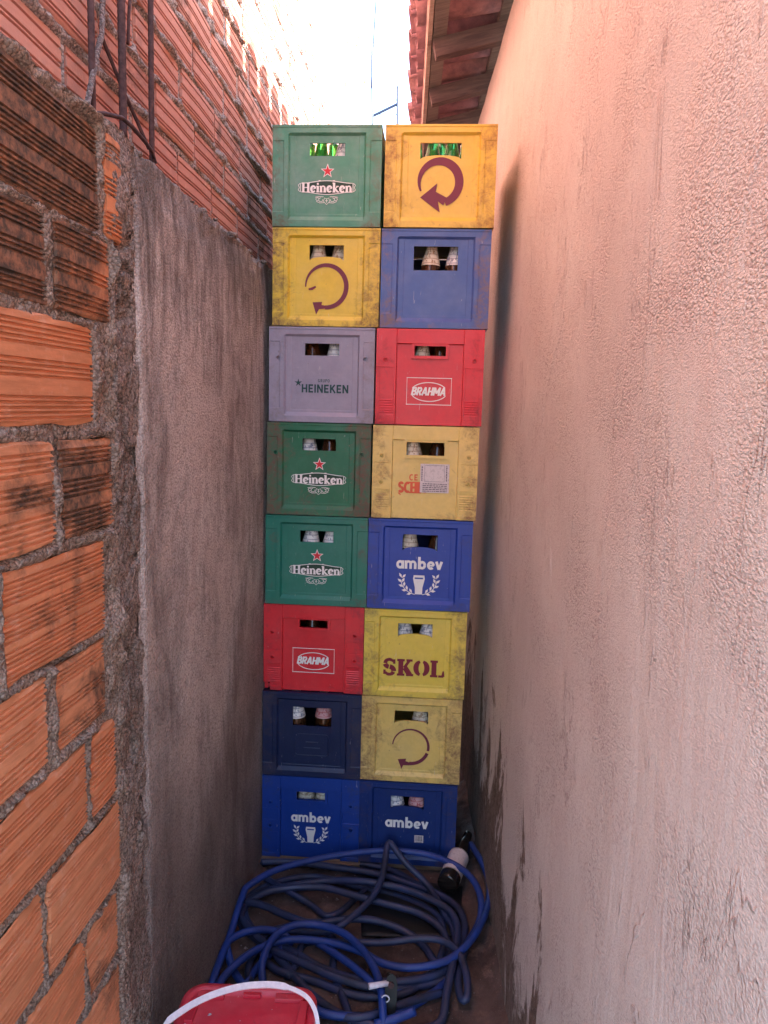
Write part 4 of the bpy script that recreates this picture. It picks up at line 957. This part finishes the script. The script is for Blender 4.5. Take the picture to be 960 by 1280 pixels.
# ------------------------------------------------------------------ hoses
def hz(x, y): return 200+x/2.087, 1020+y/2.087          # picture place of the traced runs
def chain(runs, rad, name, mat, label, group):
    """runs: lists of (x, y, height); joined end to end into one long hose lying on the floor"""
    R3 = [[Vector(onz(*hz(x, y), z)) for x, y, z in r_] for r_ in runs]
    pts = R3[0][:]; left = R3[1:]
    for r_ in left:
        a = pts[-1]; tdir = (pts[-1]-pts[-2]).normalized(); b = r_[0]; ldir = (r_[0]-r_[1]).normalized(); L = (b-a).length
        if L > .10:
            for q in (.25, .5, .75):          # a link that swings round low down, under the other runs
                h00, h10, h01, h11 = 2*q**3-3*q*q+1, q**3-2*q*q+q, -2*q**3+3*q*q, q**3-q*q
                v = a*h00+tdir*L*.9*h10+b*h01-ldir*L*.9*h11; v.z = min(v.z, FZ+.018); v.x = min(max(v.x, -.56), wallx(v.y, 0)-.04); v.y = min(v.y, -.035); pts.append(v)
        pts += r_
    P_ = [pts[0]]+pts+[pts[-1]]; cur = []
    for i in range(1, len(P_)-2):
        p0, p1, p2, p3 = P_[i-1:i+3]; n_ = max(2, int((p2-p1).length/.012))
        for k_ in range(n_):
            t = k_/n_; cur.append(.5*((2*p1)+(p2-p0)*t+(2*p0-5*p1+4*p2-p3)*t*t+(3*p1-p0-3*p2+p3)*t**3))
    cur.append(pts[-1])
    for _ in range(2): cur = [cur[0]]+[(cur[i-1]+cur[i]*2+cur[i+1])/4 for i in range(1, len(cur)-1)]+[cur[-1]]
    for v in cur: v.z = max(v.z, FZ+rad+.004); v.x = max(v.x, -.598+rad)
    cur = [v for i, v in enumerate(cur) if i == 0 or (v-cur[i-1]).length > .002]
    b = cur[0].copy(); o = MB().tube([v-b for v in cur], rad, 10).build(name, M[mat], None, True); o.location = b
    tag(o, label, 'hose', group)
f0, f1, f2, f3 = -.014, .004, .024, .045
blue = [
 [(810, 72, .06), (840, 122, .05), (860, 182, .045), (850, 250, .045), (822, 308, .05), (792, 345, .04), (742, 380, .03), (655, 396, .02), (582, 385, .02), (520, 352, .02), (430, 328, .02), (340, 322, .02), (265, 342, .02), (200, 385, .02), (155, 438, .01), (128, 520, .0)],
 [(108, 520, -.01), (122, 440, .01), (146, 370, .02), (190, 318, .02), (250, 297, .02), (310, 303, .0)],
 [(345, 330, f0), (300, 350, f0), (250, 400, f0), (222, 440, f0), (190, 400, f0), (176, 350, .01), (169, 312, .02), (170, 275, .03), (184, 236, .045), (206, 205, .05), (236, 178, .055), (300, 142, .06), (400, 114, .065), (500, 97, .07), (600, 90, .075), (700, 101, .075), (778, 132, .07), (820, 172, .06), (838, 222, .05), (832, 280, .03), (800, 335, .0)],
 [(700, 470, f0), (600, 520, f0), (450, 520, .0), (390, 500, .0), (290, 500, f0), (268, 430, .01), (268, 375, .035), (300, 312, .05), (352, 284, .055), (420, 285, .055), (480, 306, .055), (530, 350, .055), (560, 400, .055), (576, 450, .05), (582, 520, .03), (584, 560, .0)]]
dark = [
 [(255, 120, .0), (350, 120, .0), (450, 133, .0), (560, 150, .0), (650, 176, .0), (730, 206, .0), (778, 240, .0), (796, 290, -.005), (786, 340, f0)],
 [(740, 430, f0), (660, 447, f0), (560, 448, .0), (450, 418, f1), (370, 382, f1), (290, 345, f1), (225, 285, f1), (205, 240, f1), (260, 203, f1), (330, 184, f1), (430, 170, f1), (520, 170, f2), (620, 186, f2), (700, 214, f2), (757, 248, f2), (776, 295, f2), (768, 360, f2), (748, 460, .01), (730, 540, f0)],
 [(640, 560, f0), (500, 530, f0), (400, 470, f0), (300, 360, f0), (215, 290, f0), (215, 245, .0), (262, 205, .01), (330, 189, .015), (420, 186, .02), (500, 206, .02), (600, 232, .015), (680, 256, .01), (738, 300, .0), (755, 370, f0)],
 [(720, 385, f0), (690, 340, f0), (640, 302, .0), (570, 275, .01), (500, 268, .02), (400, 280, .02), (330, 260, .02), (262, 231, .02), (200, 220, .01)]]
dark2 = [
 [(735, 462, f0), (660, 482, .0), (600, 502, .0), (520, 526, .0), (410, 515, f0)],
 [(235, 430, f0), (230, 398, f0), (246, 362, f0), (300, 320, f0), (330, 300, .0), (440, 301, .02), (490, 272, .04), (545, 222, .05), (576, 170, .06), (588, 110, .085), (592, 80, .105), (597, 66, .118), (608, 78, .110), (640, 122, .07), (700, 182, .02), (745, 260, .0)],
 [(800, 330, f0), (778, 420, .0), (786, 478, .01), (801, 480, .015), (801, 420, .03), (780, 358, .035), (740, 326, .035), (680, 319, .03), (600, 329, .02), (512, 331, .01), (380, 330, f0), (360, 380, f0), (330, 420, f0)]]
chain(blue, .0112, 'garden_hose', 'hose_blue', 'bright blue garden hose coiled loosely on top of the dull hoses', 'coiled hoses on the alley floor')
chain(dark, .0118, 'garden_hose', 'hose_dark', 'dull dark blue hose in wide low loops under the bright hose', 'coiled hoses on the alley floor')
chain(dark2, .0110, 'garden_hose', 'hose_dark', 'faded slate hose with a sharp bend standing up against the blue crate', 'coiled hoses on the alley floor')
dark3 = [
 [(262, 128, f0), (340, 108, f0), (470, 120, f0), (600, 140, f0), (700, 200, f0), (752, 262, .0), (770, 330, .0), (748, 400, .0), (650, 430, .005), (540, 430, .0), (430, 400, f0), (330, 345, f0), (262, 330, f0)],
 [(245, 300, f0), (222, 260, f0), (232, 210, f0), (300, 175, f0), (400, 158, f0), (520, 186, f0), (640, 215, f0), (725, 262, f0), (740, 330, f0), (715, 400, f0), (640, 462, f0), (520, 470, f0), (400, 430, f0), (300, 400, f0), (262, 345, f0), (290, 300, f0), (370, 290, f0), (450, 315, f0), (452, 400, f0), (480, 480, f0), (500, 540, f0)]]
chain(dark3, .0112, 'garden_hose', 'hose_dark', 'grimy dark hose lying lowest, half buried under the other coils', 'coiled hoses on the alley floor')
chain([[(268, 158, f1), (340, 200, f1), (400, 236, f0), (432, 262, f0), (470, 250, f0), (520, 205, f0), (560, 175, f0)]], .0105, 'hose_offcut', 'hose_dark', 'short dark piece of hose crossing the floor inside the coil', 'coiled hoses on the alley floor')
chain([[(410, 330, .01), (470, 368, .015), (520, 405, .015), (560, 440, .01), (580, 452, .0)], [(700, 425, f0), (750, 400, f0)]], .0108, 'hose_offcut', 'hose_blue', 'blue piece of hose slanting down to the black clamp plate', 'coiled hoses on the alley floor')
chain([[(560, 545, .01), (610, 530, .02), (665, 508, .03)]], .0125, 'hose_offcut', 'hose_blue', 'stubby bright blue hose end lying at the bottom of the coil', 'coiled hoses on the alley floor')
# black clamp plate with white pipe stub
b0 = onz(487, 1268, .0); ct = tag(empty('hose_clamp', b0), 'black clamp plate with round bolt and white pipe stub lying on the hoses', 'clamp'); B0 = Vector(b0)
top_ = onz(490, 1216, .095); ax = Vector(top_)-B0; zc = ax.normalized(); xc = zc.cross(Vector((0, 1, .2))).normalized(); yc = zc.cross(xc)
MX = Matrix([[xc[i], yc[i], zc[i], 0] for i in range(3)]+[[0, 0, 0, 1]])
L_ = ax.length
mb = MB(); hwp = .016
prof = [(-hwp, 0), (hwp, 0), (hwp, L_*.72), (hwp*.7, L_*.92), (0, L_), (-hwp*.7, L_*.92), (-hwp*1.1, L_*.7)]
mb.add([(x, y, z) for y in (-.004, .004) for x, z in prof], [tuple(range(7)), tuple(range(13, 6, -1))]+[(i, 7+i, 7+(i+1) % 7, (i+1) % 7) for i in range(7)])
o = mb.build('clamp_plate', M['dark'], ct); o.matrix_local = MX
mb = MB().tube([(0, -.010, L_*.72), (0, .010, L_*.72)], .008, 14); o = mb.build('bolt', M['rust'], ct); o.matrix_local = MX
mb = MB(); st = Vector(onz(461, 1233, .075))-B0; en = Vector(onz(485, 1229, .07))-B0
mb.tube([st, (st+en)/2, en], [.0085, .0075, .0075], 12); mb.build('pipe_stub', M['whitep'], ct, True)
mb = MB(); cc = Vector(onz(482, 1247, .05))-B0; mb.tube([cc+Vector((.010*math.cos(a), -.004, .010*math.sin(a))) for a in np.linspace(0, 6.28, 15)], .002, 6, False); mb.build('washer_ring', M['whitep'], ct, True)

# ------------------------------------------------------------------ bottle leaning in the corner
A_ = Vector(onz(559, 1106, .035)); d = Vector(ray(583, 1048)); o_ = Vector(CAMP); q = o_-A_; bb = q.dot(d); cc = q.dot(q)-.262**2; disc = max(bb*bb-cc, 0); tt = -bb+math.sqrt(disc)
Bp = o_+d*tt
dirv = (Bp-A_).normalized(); t = bottle(A_, (0, 0, 0), 'black_glass', None, 'black bottle with torn white label leaning in the corner beside the bottom right crate', None, 'paper', False)
t.rotation_euler = dirv.to_track_quat('Z', 'Y').to_euler()
for zz, rr_ in ((.042, .0374), (.152, .0372)):
    o = MB().tube([(rr_*math.cos(a), rr_*math.sin(a), zz) for a in np.linspace(0, 2*math.pi, 25)], .0010, 5, False).build('label_edge', M['foil'], t, True)

# ------------------------------------------------------------------ red bucket with lid
bk = tag(empty('plastic_bucket', (-.372, -1.13, FZ+.004), R(3)), 'red square plastic bucket with a white strap handle lying over its lid', 'bucket')
def rrect(hx, hy, r, n=6):
    out = []
    for cx, cy, a in ((hx-r, hy-r, 0), (-hx+r, hy-r, 90), (-hx+r, -hy+r, 180), (hx-r, -hy+r, 270)): out += [(cx+r*math.cos(R(a+90*i/n)), cy+r*math.sin(R(a+90*i/n))) for i in range(n+1)]
    return out
def loft(mb, rings):
    n_ = len(rings[0]); vs = [p_ for r_ in rings for p_ in r_]; fs = [(i*n_+k_, i*n_+(k_+1) % n_, (i+1)*n_+(k_+1) % n_, (i+1)*n_+k_) for i in range(len(rings)-1) for k_ in range(n_)]
    return mb.add(vs, fs)
zl = .345
bx, by = .152, .150
mb = MB(); rings = [[(x, y, z) for x, y in rrect(a, b, r_)] for a, b, r_, z in ((.115, .115, .035, 0), (.118, .118, .036, .01), (.140, .138, .042, zl-.035))]
loft(mb, rings); mb.f.append(tuple(range(len(rings[0])-1, -1, -1))); mb.build('tub', M['redp'], bk, True)
mb = MB(); rings = [[(x, y, z) for x, y in rrect(a, b, r_)] for a, b, r_, z in ((bx-.004, by-.004, .046, zl-.034), (bx, by, .048, zl-.030), (bx, by, .048, zl-.006), (bx-.003, by-.003, .046, zl), (bx-.014, by-.014, .038, zl+.001), (bx-.018, by-.018, .034, zl-.003))]
inner = []
for x, y in rrect(bx-.020, by-.020, .032):           # recess edge with square notches along the sides
    inner.append((x, y, zl-.011))
rings.append(inner); rings.append([(x*.955, y*.955, zl-.0125) for x, y, z in inner])
loft(mb, rings); n_ = len(inner); mb.f.append(tuple(len(mb.v)-n_+i for i in range(n_))); mb.build('lid', M['redp'], bk, True)
for (x0, x1, y0, y1) in ((-.120, -.060, .112, .131), (.055, .118, .112, .131), (-.018, .022, .120, .131), (-.131, -.112, .045, .11), (.112, .131, .040, .11)):
    MB().box(x0, x1, y0, y1, zl-.0125, zl-.003).build('lid_lug', M['redp'], bk, False, .002)
MB().box(-.018, .018, .0, .0012, 0, 0).v
hp = []; Bk = Vector((-.372, -1.13, FZ+.004))
hpx = [(196, 1300, .30), (208, 1279, .335), (224, 1266, .345), (245, 1253, .352), (270, 1242, .357), (298, 1234, .359), (325, 1231, .359), (350, 1232, .356), (370, 1238, .350), (384, 1247, .342), (392, 1259, .330), (396, 1272, .315), (398, 1290, .295)]
hp = [Vector(onz(u, v, z))-Bk for u, v, z in hpx]; rot = Matrix.Rotation(-R(3), 3, 'Z'); hp = [rot @ p_ for p_ in hp]
mb = MB(); vs = []
sm = []
for i in range(len(hp)-1):
    p0, p1, p2, p3 = hp[max(i-1, 0)], hp[i], hp[i+1], hp[min(i+2, len(hp)-1)]
    for k_ in range(4): t_ = k_/4; sm.append(.5*((2*p1)+(p2-p0)*t_+(2*p0-5*p1+4*p2-p3)*t_*t_+(3*p1-p0-3*p2+p3)*t_**3))
sm.append(hp[-1])
for i, p_ in enumerate(sm):
    tg = (sm[min(i+1, len(sm)-1)]-sm[max(i-1, 0)]).normalized(); up = Vector((0, -.45, 1)).normalized(); sd_ = tg.cross(up).normalized(); nn = sd_.cross(tg)
    wv = .0068 if 4 < i < 30 else .0045
    for a, b in ((-wv, -.0018), (wv, -.0018), (wv, .0018), (-wv, .0018)): vs.append(p_+sd_*a+nn*b)
m_ = len(sm); fs = [(4*i+k_, 4*i+(k_+1) % 4, 4*i+4+(k_+1) % 4, 4*i+4+k_) for i in range(m_-1) for k_ in range(4)]+[(3, 2, 1, 0), (4*m_-4, 4*m_-3, 4*m_-2, 4*m_-1)]
mb.add(vs, fs).build('handle', M['whitep'], bk, False, 0)
for (u, v, s) in ((262, 1268, .006), (231, 1279, .004), (300, 1276, .002), (340, 1262, .0015)):
    p_ = rot @ (Vector(onz(u, v, zl+FZ-.008))-Bk); rs = random.Random(u)
    MB().add([(p_.x, p_.y, zl-.0112)]+[(p_.x+s*rs.uniform(.5, 1.3)*math.cos(a), p_.y+s*rs.uniform(.4, 1)*math.sin(a), zl-.0118) for a in (0, 1.1, 2.0, 3.1, 4.2, 5.2)], [(0, 1+i, 1+(i+1) % 6) for i in range(6)]).build('paint_fleck', M['wlabel'], bk)
